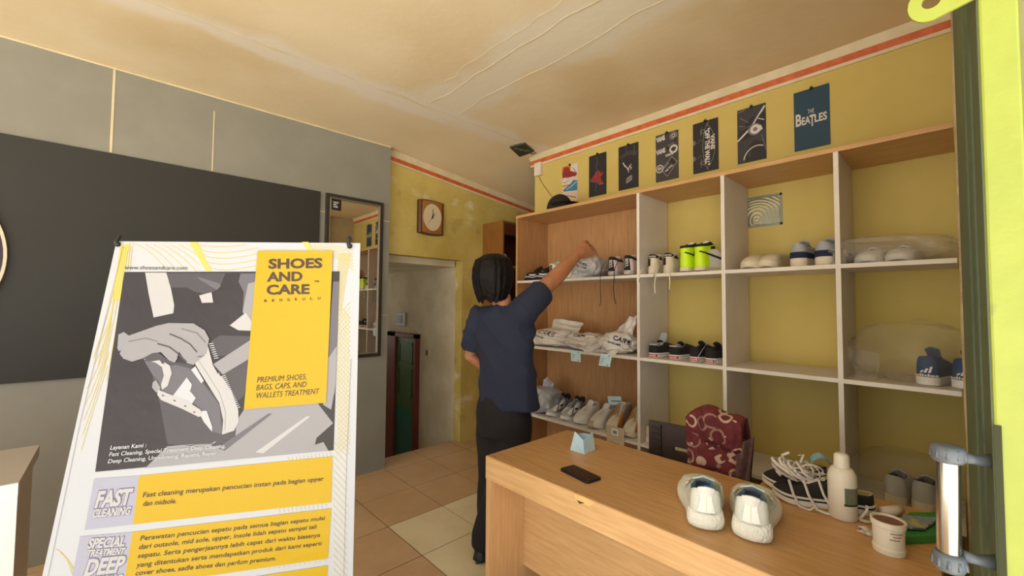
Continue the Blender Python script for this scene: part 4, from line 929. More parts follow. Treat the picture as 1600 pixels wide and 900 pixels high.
for px, lab in ((1079, 'plain black skate shoe with red heel badge, left one on the middle shelf'), (1103, 'plain black skate shoe with red heel badge, right one beside the second divider')):
    s = Shoe(lab, G, (2.41, Yat(px), ZM), rad(-12), S_RUB, S_BLK, S_DKT, S_SILV, L=.28, Wd=.106, sole_h=.030, collar=.066, ztab=[(0, .86), (.06, .84), (.16, .70), (.4, .68), (.55, .95), (.7, .98), (1, .62)], foxing=S_LGR, tong_up=1.35, name='skate_shoe')
    m = MB(); m.grid(lambda u, v: s.base((u-.5)*1.2)*1.012+Vector((-.001, 0, .007+.017*v)), 6, 1); m.build('heel_badge', S_RED, s.sole, local=True)
    m = MB(); V, Fc, w = text2d('VANS', .02); m.add([s.base(-(x/w-.5)*.8)*1.02+Vector((-.0015, 0, .011+y*.009)) for x, y in V], Fc); m.build('badge_lettering', S_WHT, s.sole, local=True)
    if px < 1090: s.hang([[(.09, -.03, .10), (.02, -.05, .07), (-.012, -.046, .035), (-.014, -.044, .0)]], .002)
# --- middle row, far right bay: blue pair in clear bags
G = 'blue trainers in clear bags'
for px, lab in ((1440, 'blue trainer with three-stripe heel mark on the middle shelf, left one in clear plastic'), (1497, 'blue trainer on the middle shelf, right one cut off by the door post')):
    s = Shoe(lab, G, (2.43, Yat(px, 2.43), ZM), rad(-14), S_RUB, S_BLUE, S_BLK, S_BLUE, L=.29, Wd=.112, sole_h=.036, collar=.085, tong_up=1.4)
    m = MB()
    for i in range(3): m.add([s.U(a, k, .004) for a, k in ((.22-.17*i, .14), (.12-.17*i, .14), (.02-.17*i, .22+.08*i), (.12-.17*i, .22+.08*i))], [(0, 1, 2, 3)])
    m.build('heel_mark', S_WHT, s.root, local=True); s.heel_text('adidas', .02, .04, .007, S_WHT, .004)
# --- low row, left bay, toes out
def toe_at(px, a, L=.28, X=2.385): p = pl(px, 660, 0, X); return (p.x+math.cos(rad(a))*L, p.y+math.sin(rad(a))*L, ZL)
G = 'grey and white high-top sneakers'
for yy, lab in ((856, 'grey and white sneaker with black collar on the low shelf, left one'), (879, 'grey and white sneaker with black swoosh on the low shelf, right one')):
    s = Shoe(lab, G, toe_at(yy, 4), rad(180+4), S_RUB, S_GRY, S_BLK, S_LGR, sole_h=.03, collar=.105, vamp=.045, toe=S_LGR, toe_t=.9, tong_up=1.2, tongm=S_BLK)
    s.patch('white_panel', [(1.4, .2), (2.2, .2), (2.2, .75), (1.5, .8)], S_WHT, .002, both=True); s.patch('swoosh', [(1.45, .42), (1.8, .28), (2.05, .4), (2.1, .58), (1.95, .46), (1.8, .40)], S_BLK, .0035, both=True); s.patch('vamp_panel', [(2.4, .1), (2.8, .3), (2.8, .8), (2.4, .8)], S_WHT, .002, both=True); s.patch('collar_pad', [(-1.2, .75), (1.2, .75), (1.2, 1), (-1.2, 1)], S_BLK, .003)
G = 'white lace-up sneakers on the low shelf'
for yy, lab in ((901, 'white lace-up sneaker on the low shelf, left one beside the grey pair'), (926, 'white lace-up sneaker on the low shelf, right one with a blue tag behind')):
    s = Shoe(lab, G, toe_at(yy, 6, .295), rad(180+6), S_RUB, S_WHT, S_LGR, S_WHT, sole_h=.036, collar=.082, tong_up=1.3, L=.295, Wd=.115)
G = 'tan canvas high-tops'
for yy, lab in ((951, 'tan high-top sneaker on the low shelf, left one with brass eyelets'), (978, 'tan high-top sneaker on the low shelf, right one against the divider')):
    s = Shoe(lab, G, toe_at(yy, 3), rad(180+3), S_CRM, S_TAN, S_SILV, S_CRM, sole_h=.034, collar=.13, vamp=.05, open1=.56, tong_up=1.1, lace_n=7, dip=.97, toe=S_CRM, toe_t=.9, tongm=S_CRM)
    s.patch('clear_wrap', [(1.15, .05), (1.9, .05), (2.0, .95), (1.2, 1.0)], mat('wrap_haze', (196, 184, 164), .3, alpha=.55), .007, both=True)
    m = MB()
    for i in range(7):
        a = math.acos(1-2*(.55+.42*i/6))
        for q in (a, 2*math.pi-a): p = s.U(q, .9, .002); m.ball(p, .004, 8)
    for q_ in (): pass
    m.build('eyelets', mat('brass', (214, 180, 110), .35, metal=.7), s.upper, local=True)
# a sneaker in the passage cabinet, one white shoe behind the chair, white pair in plastic low right
s = Shoe('white and maroon sneaker lying inside the brown passage cabinet', None, (2.86, 3.16, CABZ), rad(50), S_BLK, S_PINK, S_DKT, None, sole_h=.03, collar=.09); s.patch('stripe', [(1.0, .0), (1.4, .0), (1.8, .9), (1.4, .9)], S_DKT, .003, both=True)
s = Shoe('white sneaker heel on the low shelf, mostly hidden by the brown chair', None, (2.40, Yat(1012), ZL), rad(0), S_RUB, S_CRM, S_BLK, S_CRM, sole_h=.034, collar=.07)
G = 'pale shoes in plastic on the low shelf'
for px, lab in ((1385, 'pale grey shoe wrapped in plastic on the low shelf, left one'), (1428, 'pale grey shoe wrapped in plastic on the low shelf, right one')):
    s = Shoe(lab, G, (2.44, Yat(px, 2.44), ZL), rad(-10), S_CRM, S_LGR, S_BLK, S_LGR, L=.29, Wd=.112, sole_h=.04, collar=.085)
G = 'white shoes in clear plastic on the top shelf'
for px, lab in ((1352, 'white shoe inside the clear plastic bag on the upper right shelf, left one'), (1402, 'white shoe inside the clear plastic bag on the upper right shelf, right one')):
    s = Shoe(lab, G, (2.70, Yat(px, 2.44)-.04, ZU), rad(180-8), S_WHT, S_WHT, S_LGR, S_WHT, L=.28, Wd=.11, sole_h=.03, collar=.05)
# ================================================================== BAGS
BAGW = mat('bag_white', (220, 212, 204), .34, spec=.5, c2=(205, 196, 188), nscale=6); BAGG = mat('bag_silver', (168, 168, 170), .3, c2=(186, 186, 188), nscale=8); CLEAR = mat('clear_plastic', (214, 208, 200), .22, alpha=.22, spec=.7); CLEAR2 = mat('thin_plastic', (200, 194, 184), .2, alpha=.10, spec=.7)
INKB = mat('bag_ink', (26, 24, 32), .5)
def bag(label, group, c, dims, rz, mt, seed, crumple=.22, flaps=(), text=None, tag_=None, sub=5, name='plastic_bag', cat='bag'):
    """crumpled bag: c = centre of its base"""
    t = thing(name, label, cat, c, 0, group)
    b = bmesh.new(); bmesh.ops.create_icosphere(b, subdivisions=sub, radius=1); lx, ly, lz = dims; M = Matrix.Rotation(rz, 3, 'Z')
    V = []
    for v in b.verts:
        d = v.co.normalized(); q = Vector((math.copysign(abs(d.x)**.75, d.x)*lx/2, math.copysign(abs(d.y)**.75, d.y)*ly/2, d.z*lz/2))
        n1 = noise.noise(d*1.6+Vector((seed, 0, 0))); w_ = d+noise.noise_vector(d*1.5+Vector((0, 0, seed)))*.35
        n2 = noise.voronoi(w_*1.5+Vector((0, seed, 0)))[0][0]; n3 = noise.voronoi(w_*3.6+Vector((0, 0, seed)))[0][0]; n4 = noise.voronoi(w_*8+Vector((seed, 0, seed)))[0][0]
        q = q*(1.10+crumple*(.7*n1+1.2*(.45-n2)+.75*(.45-n3)+.30*(.45-n4))); q.z = max(q.z+lz/2, .0015+.001*n1); V.append(M @ q)
    m = MB(); m.add(V, [[v.index for v in f.verts] for f in b.faces]); b.free()
    body = m.build('bag_body', mt, t, local=True, smooth=True)
    for k, F in enumerate(flaps):       # each: four corners relative to the base centre (a sheet that is folded and rumpled)
        P = [Vector(p) for p in F]; q = MB()
        def fs(u, v, dz):
            p = P[0].lerp(P[1], u).lerp(P[3].lerp(P[2], u), v); n = (P[1]-P[0]).cross(P[3]-P[0]).normalized()
            return p+n*(.022*noise.noise(Vector((u*3, v*3, seed+k)))+.030*(.4-noise.voronoi(Vector((u*3.2, v*3.2, seed+k)))[0][0])+dz)
        q.grid(lambda u, v: fs(u, v, 0), 14, 14); q.grid(lambda u, v: fs(u, v, .0012), 14, 14); q.build('bag_flap', mt, t, local=True, smooth=True)
    if text:
        dg = bpy.context.evaluated_depsgraph_get(); dg.update()
        vs = [Vector(p) for p in V]; bv = BVHTree.FromPolygons(vs, [list(p.vertices) for p in body.data.polygons])
        q = MB()
        for s_, y0, z0, wd, h, ang in text:
            X, Fc, wid = text2d(s_, .04); a = math.radians(ang); P = []
            for x, y in X:
                dr_ = Vector((.8, .1, -.12)).normalized(); p = Vector((-.07, y0-(x/wid*wd*math.cos(a)-y*h*math.sin(a)), z0+x/wid*wd*math.sin(a)+y*h*math.cos(a)))-dr_*.5
                hit = bv.ray_cast(p, dr_); P.append(hit[0]+hit[1]*.0015 if hit[0] else None)
            for f in Fc:
                if all(P[i] is not None for i in f): q.add([P[i] for i in f], [list(range(len(f)))])
        if q.v: q.build('bag_print', INKB, t, local=True)
    return t
TAGB = mat('tag_blue', (196, 226, 232), .7, c2=(208, 232, 236), nscale=30); TAGK = mat('tag_ink', (40, 70, 92), .6)
def paper_tag(label, c, w, h, tilt, axis='x', mt=None, group='blue paper tags'):
    """paper tag hanging over a shelf edge"""
    t = thing('paper_tag', label, 'tag', c, 0, group); m = MB()
    f = lambda u, v, d: Vector((-.004*math.sin(v*2.5)+d, -(u-.5)*w+tilt*v*h, -v*h))
    m.grid(lambda u, v: f(u, v, 0), 6, 6); m.grid(lambda u, v: f(u, v, -.0012), 6, 6); m.build('tag_sheet', mt or TAGB, t, local=True, smooth=True)
    m = MB(); m.add([f(u, v, -.002) for u, v in ((.72, .08), (.79, .08), (.79, .92), (.72, .92))], [(0, 1, 2, 3)])
    for k in range(4): m.add([f(u, v, -.002) for u, v in ((.12, .35+.13*k), (.5-.06*k, .35+.13*k), (.5-.06*k, .38+.13*k), (.12, .38+.13*k))], [(0, 1, 2, 3)])
    m.build('tag_print', TAGK, t, local=True); return t
y_ = Yat
bag('silver grey plastic bag on the upper shelf, under the reaching hand', None, (2.52, y_(916, 2.46), ZU), (.28, .22, .155), rad(10), BAGG, 3.3, .22, flaps=[((-.15, .07, .0), (-.155, -.03, .0), (-.05, -.05, .13), (-.05, .08, .11))], text=(('SHOES', .04, .10, .09, .016, -18), ('AND CARE', .045, .08, .09, .012, -18)))
G = 'white printed bags on the middle shelf'
bag('white plastic bag on the middle shelf, leftmost, with black print and folded top', G, (2.53, y_(868, 2.5), ZM), (.30, .34, .13), rad(8), BAGW, 1.2, .2, flaps=[((-.02, .08, .11), (-.02, -.20, .09), (.03, -.22, .19), (.03, .06, .22))], text=(('CARE', .10, .095, .17, .032, -8), ('SHOES', .12, .07, .10, .012, -12)))
bag('white plastic bag on the middle shelf, in the middle, folded flat', G, (2.50, y_(918, 2.5), ZM), (.26, .28, .115), rad(-8), BAGW, 5.1, .28, flaps=[((-.135, .10, .04), (-.135, -.13, .0), (-.02, -.24, .10), (-.02, .0, .12))], text=(('CARE', .05, .09, .09, .018, 0),))
bag('white plastic bag on the middle shelf, rightmost against the divider, with black print', G, (2.51, y_(968, 2.5), ZM), (.26, .24, .14), rad(14), BAGW, 8.4, .26, flaps=[((-.14, .14, .0), (-.14, -.06, .0), (-.03, -.03, .10), (-.03, .16, .08)), ((-.02, .05, .13), (-.02, -.10, .13), (.03, -.11, .26), (.03, -.05, .24))], text=(('CARE', -.01, .09, .11, .03, -14), ('SHOES', .02, .065, .09, .012, -12)))
paper_tag('blue paper tag hanging from the middle shelf, left one', (2.36, y_(900, 2.36), ZM+.0), .085, .075, -.04); paper_tag('blue paper tag hanging from the middle shelf, right one, slightly crooked', (2.36, y_(948, 2.36), ZM+.0), .088, .082, .22)
bag('grey plastic bag with black print at the left end of the low shelf', None, (2.50, y_(846, 2.46), ZL), (.26, .26, .19), rad(0), BAGG, 6.6, .2, flaps=[((-.03, .05, .15), (-.03, -.06, .14), (.03, -.08, .22), (.03, .0, .27))], text=(('CARE', .07, .135, .12, .034, -8), ('SHOES', .07, .105, .10, .016, -8)))
paper_tag('blue paper tag at the left end of the low shelf beside the trousers', (2.36, y_(826, 2.36), ZL+.0), .08, .05, 0)
# folded blue paper slip standing on the white sneakers
t = thing('paper_slip', 'blue paper slip stuck upright behind the white sneakers on the low shelf', 'paper slip', (2.60, 1.70, ZL+.135)); m = MB(); m.box((-.001, -.075, 0), (.001, .035, .06)); m.xf(Matrix.Rotation(rad(-8), 4, 'X')); m.build('slip_sheet', TAGB, t, local=True); m = MB(); m.box((-.0015, -.07, .024), (-.0011, .01, .030)); m.xf(Matrix.Rotation(rad(-8), 4, 'X')); m.build('slip_print', TAGK, t, local=True)
# tan wrapper tag with white label hanging at the tan high-tops
t = thing('shop_tag', 'cream plastic wrapper tag with white label hanging below the tan high-tops', 'tag', (2.355, y_(961, 2.355), ZL+.045)); WR = mat('wrapper', (204, 182, 150), .4)
m = MB(); f = lambda u, v, d: Vector((d+.006*noise.noise(Vector((u*4, v*4, 2))), -(u-.5)*.13, .02-v*.115*(1-.12*math.sin(u*3)))); m.grid(lambda u, v: f(u, v, 0), 10, 10); m.grid(lambda u, v: f(u, v, -.002), 10, 10); m.build('wrapper_sheet', WR, t, local=True, smooth=True)
m = MB(); m.box((-.008, -.026, -.032), (-.005, .024, .008)); m.build('white_label', WHITE, t, local=True); m = MB(); m.box((-.0088, -.016, -.024), (-.008, .014, -.002)); m.build('label_mark', mat('label_grey', (140, 130, 116), .6), t, local=True)
bag('crumpled cream wrapper between the white sneakers and tan high-tops', None, (2.42, y_(925, 2.40), ZL), (.10, .05, .06), 0, WR, 9.9, .3, sub=4, name='plastic_wrapper', cat='wrapper')
bag('clear plastic bag around white shoes on the upper right shelf', None, (2.55, y_(1382, 2.5), ZU), (.34, .46, .125), rad(-6), CLEAR, 2.2, .2, flaps=[((-.12, .20, .0), (-.16, .12, .01), (-.13, .12, .07), (-.10, .22, .07))])
bag('thin clear plastic bag around the blue trainers on the middle right shelf', None, (2.55, y_(1432, 2.5), ZM), (.34, .42, .25), rad(-6), CLEAR2, 4.4, .2, flaps=[((-.14, .20, .0), (-.16, .12, .01), (-.13, .12, .12), (-.10, .24, .14))])
bag('clear plastic wrap around pale shoes on the low right shelf', None, (2.55, y_(1410, 2.5), ZL), (.34, .44, .20), rad(-6), CLEAR2, 7.7, .2)
# ================================================================== THINGS ON THE DESK
# blue folded mask-like paper
mk = thing('paper_tag', 'pale blue folded paper tag standing on the desk near the phone', 'paper tag', pl(911, 706, 2, ZD), 0)
c = mk.location; A_ = [pl(891, 703, 2, ZD), pl(913, 710, 2, ZD), pl(930, 702, 2, ZD)]
def lift_(p, px, py):               # point above the desk on the sight line, at the same depth as p
    d = (p-EYE).dot(fw); return ip(px, py, d)
T_ = [lift_(A_[0], 898, 674), lift_(A_[1], 911.5, 688), lift_(A_[2], 926, 674)]
MASK = mat('mask_paper', (188, 222, 238), .6, c2=(204, 230, 240), nscale=20)
for i in (0, 1):
    m = MB(); f = lambda u, v, d: A_[i].lerp(A_[i+1], u).lerp(T_[i].lerp(T_[i+1], u), v)+Vector((1, 1, 0)).normalized()*(d+.006*noise.noise(Vector((u*4, v*4, i+3))))
    m.grid(lambda u, v: f(u, v, 0), 10, 10); m.grid(lambda u, v: f(u, v, .0015), 10, 10); m.build('folded_panel', MASK, mk, smooth=True)
bk = pl(915, 697, 2, ZD)
m = MB(); f = lambda u, v, d: A_[0].lerp(A_[2], u).lerp(T_[0].lerp(T_[2], u), v)+Vector((.02, .02, 0))*math.sin(u*math.pi)+Vector((d, d, 0)); m.grid(lambda u, v: f(u, v*.8, 0), 8, 8); m.build('back_panel', MASK, mk, smooth=True)
# phone
ph = thing('smartphone', 'black smartphone lying face up on the desk', 'phone', pl(906, 743, 2, ZD)); P4 = [pl(*p, 2, ZD) for p in ((866, 733), (893, 725.5), (946.5, 748), (925, 766))]
ctr = sum(P4, Vector())/4; ax = ((P4[3]-P4[0])+(P4[2]-P4[1])).normalized(); ay = Vector((-ax.y, ax.x, 0)); Lp, Wp = .158, .077
def rrect(L, Wd, r, z, n=6):
    o = []
    for sx, sy, a0 in ((1, 1, 0), (-1, 1, 90), (-1, -1, 180), (1, -1, 270)):
        for i in range(n+1): a = math.radians(a0+90*i/n); o.append(ctr+ax*(sx*(L/2-r)+r*math.cos(a))+ay*(sy*(Wd/2-r)+r*math.sin(a))+Vector((0, 0, z)))
    return o
m = MB(); m.rings([rrect(Lp-.002, Wp-.002, .010, 0), rrect(Lp, Wp, .011, .002), rrect(Lp, Wp, .011, .007), rrect(Lp-.002, Wp-.002, .010, .009)]); m.build('phone_case', mat('phone_case', (18, 17, 18), .5), ph)
m = MB(); m.rings([rrect(Lp-.006, Wp-.006, .009, .0089), rrect(Lp-.006, Wp-.006, .009, .0094)]); m.build('phone_screen', mat('phone_screen', (10, 9, 9), .12), ph)
m = MB(); cc = ctr+ax*.066-ay*.02; m.lathe([(.003, .0094), (.003, .0098)], (cc.x, cc.y, cc.z), 12); m.build('camera_dot', mat('phone_dot', (90, 92, 96), .3), ph)
# running shoes
BOOST = mat('boost_foam', (232, 230, 216), .6, bump=.6, bscale=130); KNIT = mat('white_knit', (224, 222, 210), .75, c2=(206, 218, 208), nscale=9, bump=.25, bscale=220); TAB = mat('heel_tab_white', (240, 238, 230), .45); LINB = mat('lining_blue', (112, 132, 148), .8); CORAL = mat('coral_sole', (224, 132, 104), .5); BAND = mat('lace_band', (226, 220, 190), .5)
G = 'white running shoes on the desk'
for i, (hp, rz, lab) in enumerate(((pl(1104, 833, 2, ZD), 27, 'white running shoe with foam sole on the desk, left one, heel to the front'), (pl(1174, 851, 2, ZD), 14, 'white running shoe with coral-edged sole on the desk, right one, heel to the front'))):
    s = Shoe(lab, G, hp, rad(rz), BOOST, KNIT, LINB, None, L=.275, Wd=.150, sole_h=.056, boost=True, uw=.86, collar=.066, vamp=.042, open0=.03, open1=.56, tong_up=1.22, outsole=None, dip=.80, name='running_shoe', tongm=KNIT)
    s.patch('heel_tab', [(-.26, .02), (.26, .02), (.19, .45), (.22, .8), (.20, .99), (-.20, .99), (-.22, .8), (-.19, .45)], TAB, .004); s.patch('heel_seam', [(-.012, .06), (.012, .06), (.012, .97), (-.012, .97)], BAND, .006)
    # tall heel flap and its pull
    m = MB(); g_ = lambda u, v, d: Vector((-.001-.008*v+d+.010*(2*u-1)**2, (u-.5)*.040*(1+.15*v), .106+.030*v-.008*v*(2*u-1)**2)); m.grid(lambda u, v: g_(u, v, 0), 8, 6); m.grid(lambda u, v: g_(u, v, .005), 8, 6); m.build('heel_flap', TAB, s.root, local=True, smooth=True)
    for sg in (1, -1):
        s.patch('lace_cage', [(sg*1.50, .30), (sg*1.86, .26), (sg*1.72, .96), (sg*1.42, .96)], BAND, .007)
        m = MB()
        for k in range(4): m.tube([s.U(sg*(1.5+.09*k), .28+.02*k, .010), s.U(sg*(1.46+.08*k), .62, .011), s.U(sg*(1.42+.08*k), .97, .012)], .0012, 5)
        m.build('cage_ridge', S_WHT, s.root, local=True)
    m = MB(); k = 30; q = [s.base(2.2+1.9*i/k)*1.01 for i in range(k+1)]; m.grid(lambda u, v: s.base(2.3+1.7*u)*1.012+Vector((0, 0, .006+.012*v+.008*max(0, (s.base(2.3+1.7*u).x/s.L-.78)/.22)**2)), 24, 1)
    if i: m.build('coral_edge', CORAL, s.sole, local=True)
    if i == 0: m = MB(); m.ball((.10, -.012, .085), (.03, .016, .012), 12); m.build('insole_tag', mat('cyan_tag', (86, 176, 216), .6), s.root, local=True, smooth=True)
# black canvas pair with a heap of white laces
CANV = mat('black_canvas', (34, 31, 30), .85, bump=.2, bscale=400); LACE = mat('white_lace', (214, 204, 192), .8, bump=.2, bscale=500); INS = mat('insole_blue', (138, 176, 184), .8)
G = 'black canvas sneakers on the desk'
heel1, toe1 = pl(1372, 801, 2, ZD), pl(1190, 780, 2, ZD)
prs = []
for i, lab in enumerate(('black canvas sneaker with white sole and loose laces on the desk, front one', 'black canvas sneaker on the desk, rear one with a blue insole showing')):
    a, b = pl(1368, 803, 2, ZD), pl(1212, 776, 2, ZD)
    if i: a, b = a+Vector((.085, .055, 0)), b+Vector((.085, .055, 0))
    dr = (b-a); ang = math.atan2(dr.y, dr.x)
    s = Shoe(lab, G, a, ang, S_RUB, CANV, mat('canvas_tan', (186, 174, 128), .8), None, L=.285, Wd=.105, sole_h=.032, collar=.062, vamp=.04, foxing=S_BLK, toe=CANV, tong_up=1.05, tongue=True, ztab=[(0, .52), (.12, .46), (.38, .52), (.55, .98), (.7, 1.02), (1, .64)], name='canvas_sneaker'); prs.append(s)
    m = MB()
    for k in range(5):
        aa = math.acos(1-2*(.62+.34*k/4))
        for q in (aa, 2*math.pi-aa):
            c = s.U(q, .84, .003); m.tube([c+Vector((.0045*math.cos(w), 0, .0045*math.sin(w))) for w in [2*math.pi*j/10 for j in range(10)]], .0017, 6, closed=True)
    m.build('eyelets', S_WHT, s.upper, local=True)
    if i:
        m = MB(); m.grid(lambda u, v: Vector((.06+.075*u, .028-.056*v, .085+.05*math.sin(u*2.6)+.008*math.sin(v*3))), 8, 6); m.grid(lambda u, v: Vector((.06+.075*u, .028-.056*v, .081+.05*math.sin(u*2.6)+.008*math.sin(v*3))), 8, 6); m.build('pulled_insole', INS, s.root, local=True, smooth=True)
# lace heap (part of the front sneaker)
s = prs[0]; rnd_ = random.Random(5)
m = MB()
for k in range(18):
    pts = []; cx_, cz_ = .195+rnd_.uniform(-.03, .045), .085+rnd_.uniform(-.01, .035)
    a0 = rnd_.uniform(0, 6.28); rx, ry = rnd_.uniform(.022, .052), rnd_.uniform(.018, .036); tl = rnd_.uniform(-.5, .5)
    for j in range(15):
        a = a0+j*.40; p = Vector((cx_+rx*math.cos(a), rnd_.uniform(-.004, .004)-.0+ry*math.sin(a), cz_+.022*math.sin(a*1.3+tl)+tl*.3*rx*math.cos(a)))
        t_ = 1-min(1, p.x/.285); floor_ = .050+.055*t_ if abs(p.y) < .04 else .02
        p.z = max(p.z, floor_+.006); pts.append(p)
    m.tube(pts, .0056, 6, flat=.36)
for k, st in enumerate(([(.16, .055, .10), (.15, .068, .06), (.13, .072, .02), (.10, .075, .006), (.06, .072, .004), (.04, .066, .03), (.035, .06, .06)], [(.20, .05, .09), (.19, .066, .05), (.17, .072, .01), (.15, .078, .005), (.12, .085, .005), (.14, .095, .005)], [(.24, .04, .08), (.23, .058, .04), (.215, .064, .006), (.19, .075, .004), (.16, .07, .03)], [(.07, .07, .004), (.05, .08, .005), (.03, .083, .005), (.05, .09, .005), (.075, .078, .008)])): 
    Q = []
    for a, b in zip(st[:-1], st[1:]): Q += [Vector((a[0], a[1], a[2])), Vector((a[0], a[1], a[2])).lerp(Vector(b), .5)]
    m.tube(Q, .0052, 6, flat=.4)
for p, q, r in (((.24, 0, .12), (.255, .01, .150), (.235, .02, .165)), ((.20, 0, .13), (.19, -.01, .155), (.205, -.01, .150))): m.tube([p, q, r], .005, 6, flat=.45)
m.build('lace_heap', LACE, s.root, local=True, smooth=True)
# bottle
bt = thing('spray_bottle', 'white plastic bottle with grey-green label standing on the desk before the black sneakers', 'bottle', pl(1317, 808, 2, ZD)); c = bt.location
d_ = (c-EYE).dot(fw); kpx = d_/F_PX; rb = 18.6*kpx
BOT = mat('bottle_white', (226, 218, 200), .4)
zt = lambda py: lift_(c, 1317, py).z-ZD
h1, h2, h3 = zt(742), zt(730), zt(709)
m = MB(); m.lathe([(rb*.9, 0), (rb, .004), (rb, h1-.004), (rb*.96, h1+.004), (rb*.75, h2-.004), (rb*.52, h2)], (0, 0, 0), 32); m.build('bottle_body', BOT, bt, smooth=True, local=True)
m = MB(); m.lathe([(rb*.56, h2-.001), (rb*.56, h2+.002), (rb*.53, h3-.008), (rb*.45, h3-.003), (rb*.3, h3)], (0, 0, 0), 28); cap_ = m.build('bottle_cap', BOT, bt, smooth=True, local=True)
a0 = math.atan2(-c.y, -c.x)
z0_, z1_ = zt(783), zt(757)
m = MB(); m.grid(lambda u, v: Vector((1.012*rb*math.cos(a0+.15+u*1.25), 1.012*rb*math.sin(a0+.15+u*1.25), z0_+(z1_-z0_)*v)), 10, 1, 0); m.grid(lambda u, v: Vector((1.016*rb*math.cos(a0+.10+u*1.3), 1.016*rb*math.sin(a0+.10+u*1.3), z0_-.002+.006*v)), 10, 1, 1)
m.build('bottle_label', [mat('label_green', (122, 122, 98), .6, c2=(96, 104, 84), nscale=40), mat('label_dark', (32, 34, 42), .5)], bt, local=True)
# jar of brown paste
jr = thing('paste_jar', 'open white jar of brown paste standing on the desk near the door handle', 'jar', pl(1389, 862, 2, ZD)); c = jr.location; d_ = (c-EYE).dot(fw); kpx = d_/F_PX; rj = 22*kpx
hj = zt2 = lift_(c, 1389, 812).z-ZD
m = MB(); m.lathe([(rj*.86, .0), (rj*.90, .003), (rj*.92, hj*.18), (rj*.86, hj*.22), (rj*.90, hj*.80), (rj*.98, hj*.82), (rj*1.0, hj), (rj*.88, hj), (rj*.85, hj-.006)], (0, 0, 0), 32); m.build('jar_body', BOT, jr, local=True, smooth=False); add_bevel(jr.children[0], .001)
m = MB(); m.lathe([(rj*.87, hj-.007), (rj*.86, hj-.005)], (0, 0, 0), 28); m.build('paste', mat('paste_brown', (128, 84, 66), .6, bump=.5, bscale=150), jr, local=True)
m = MB(); a0 = math.atan2(-c.y, -c.x)
add = lambda s_, k, wd: None
for k, (s0, s1) in enumerate(((.1, .9), (.25, .8), (.05, .7))): m.grid(lambda u, v: Vector((rj*.915*math.cos(a0+s0+(s1-s0)*u), rj*.915*math.sin(a0+s0+(s1-s0)*u), hj*(.70-.09*k)+.003*v)), 6, 1)
m.build('jar_print', mat('jar_print', (150, 120, 108), .6), jr, local=True)
# bits around the jar
p = pl(1357, 832, 2, ZD); t = thing('tissue_scrap', 'small torn white paper scrap lying left of the paste jar', 'paper scrap', p); m = MB(); m.grid(lambda u, v: Vector((.05*(u-.5)+.006*math.sin(v*9), .04*(v-.5)+.006*math.sin(u*11), .002+.012*abs(noise.noise(Vector((u*3, v*3, 4)))))), 10, 10); m.grid(lambda u, v: Vector((.05*(u-.5)+.006*math.sin(v*9), .04*(v-.5)+.006*math.sin(u*11), .0005+.012*abs(noise.noise(Vector((u*3, v*3, 4)))))), 10, 10); m.build('scrap', BAGW, t, local=True, smooth=True)
p = pl(1398, 806, 2, ZD); tag(MB().tube([p+Vector((-.03, .03, .014)), p+Vector((0, 0, .016)), p+Vector((.03, -.012, .016))], [.013, .015, .012], 12).build('tissue_roll', BAGW, None, smooth=True), 'small crumpled white tissue roll behind the paste jar', 'tissue')
GRN = mat('packet_green', (58, 140, 62), .4, c2=(46, 118, 52), nscale=10)
def packet(label, q, h, z0, mt, topm=None, name='packet'):
    P = [pl(*p, 2, ZD+z0) for p in q]; ctr_ = sum(P, Vector())/4; t = thing(name, label, 'packet', ctr_)
    m = MB(); m.prism(P, (0, 0, h)); o = m.build('packet_body', mt, t, bevel=.002)
    if topm: m = MB(); m.prism([p+(ctr_-p)*.06+Vector((0, 0, h)) for p in P], (0, 0, .0012)); m.build('packet_print', topm, t)
    return t
packet('green cardboard packet lying flat on the desk beside the paste jar', ((1402, 852), (1410, 829), (1475, 828), (1478, 848)), .022, 0, GRN)
packet('green packet lying behind, on the desk beneath the printed sachet', ((1410, 822), (1422, 812), (1480, 812), (1480, 822)), .024, 0, GRN, name='packet')
packet('patterned blue and yellow sachet lying on the green packets', ((1396, 826), (1410, 808), (1470, 812), (1444, 829)), .006, .026, mat('sachet', (170, 170, 150), .4, c2=(70, 92, 110), nscale=60, lo=.45, hi=.55), mat('sachet_print', (176, 168, 120), .4, c2=(120, 140, 150), nscale=45, lo=.46, hi=.54), name='sachet')
# ================================================================== CHAIR WITH BATIK CLOTH
BRN = mat('chair_brown', (58, 44, 38), .45, bump=.05, bscale=300); XC = 1.93
tl, tr_ = pl(1016, 656, 0, XC), pl(1172, 690, 0, XC); zb = .47
ch = thing('plastic_chair', 'dark brown plastic chair behind the desk, backrest with slots', 'chair', (2.14, (tl.y+tr_.y)/2, 0)); yl, yr, zt_ = tl.y, tr_.y, tl.z
yr = pl(1171, 690, 0, XC).y
bowx = lambda y: XC-.02+.03*((y-(yl+yr)/2)/.25)**2*0+.025*(1-((y-(yl+yr)/2)/.25)**2)
m = MB()
def slab(y0, y1, z0, z1, n=12, t=.018, mi=0):
    R = []
    for i in range(n+1):
        y = y0+(y1-y0)*i/n; x = bowx(y); R.append([Vector((x, y, z0)), Vector((x+t, y, z0)), Vector((x+t, y, z1)), Vector((x, y, z1))])
    m.rings(R, mi)
W_ = yl-yr
slab(yl, yr, zt_-.10, zt_); slab(yl, yr, zb, zt_-.232)
for a, b in ((0, .26), (.40, .60), (.74, 1)): slab(yl-W_*a, yl-W_*b, zt_-.12, zt_-.10, 4)
slab(yl, yr, zt_-.212, zt_-.12)
for a, b in ((0, .26), (.40, .60), (.74, 1)): slab(yl-W_*a, yl-W_*b, zt_-.232, zt_-.212, 4)
m.build('backrest', BRN, ch)
m = MB()
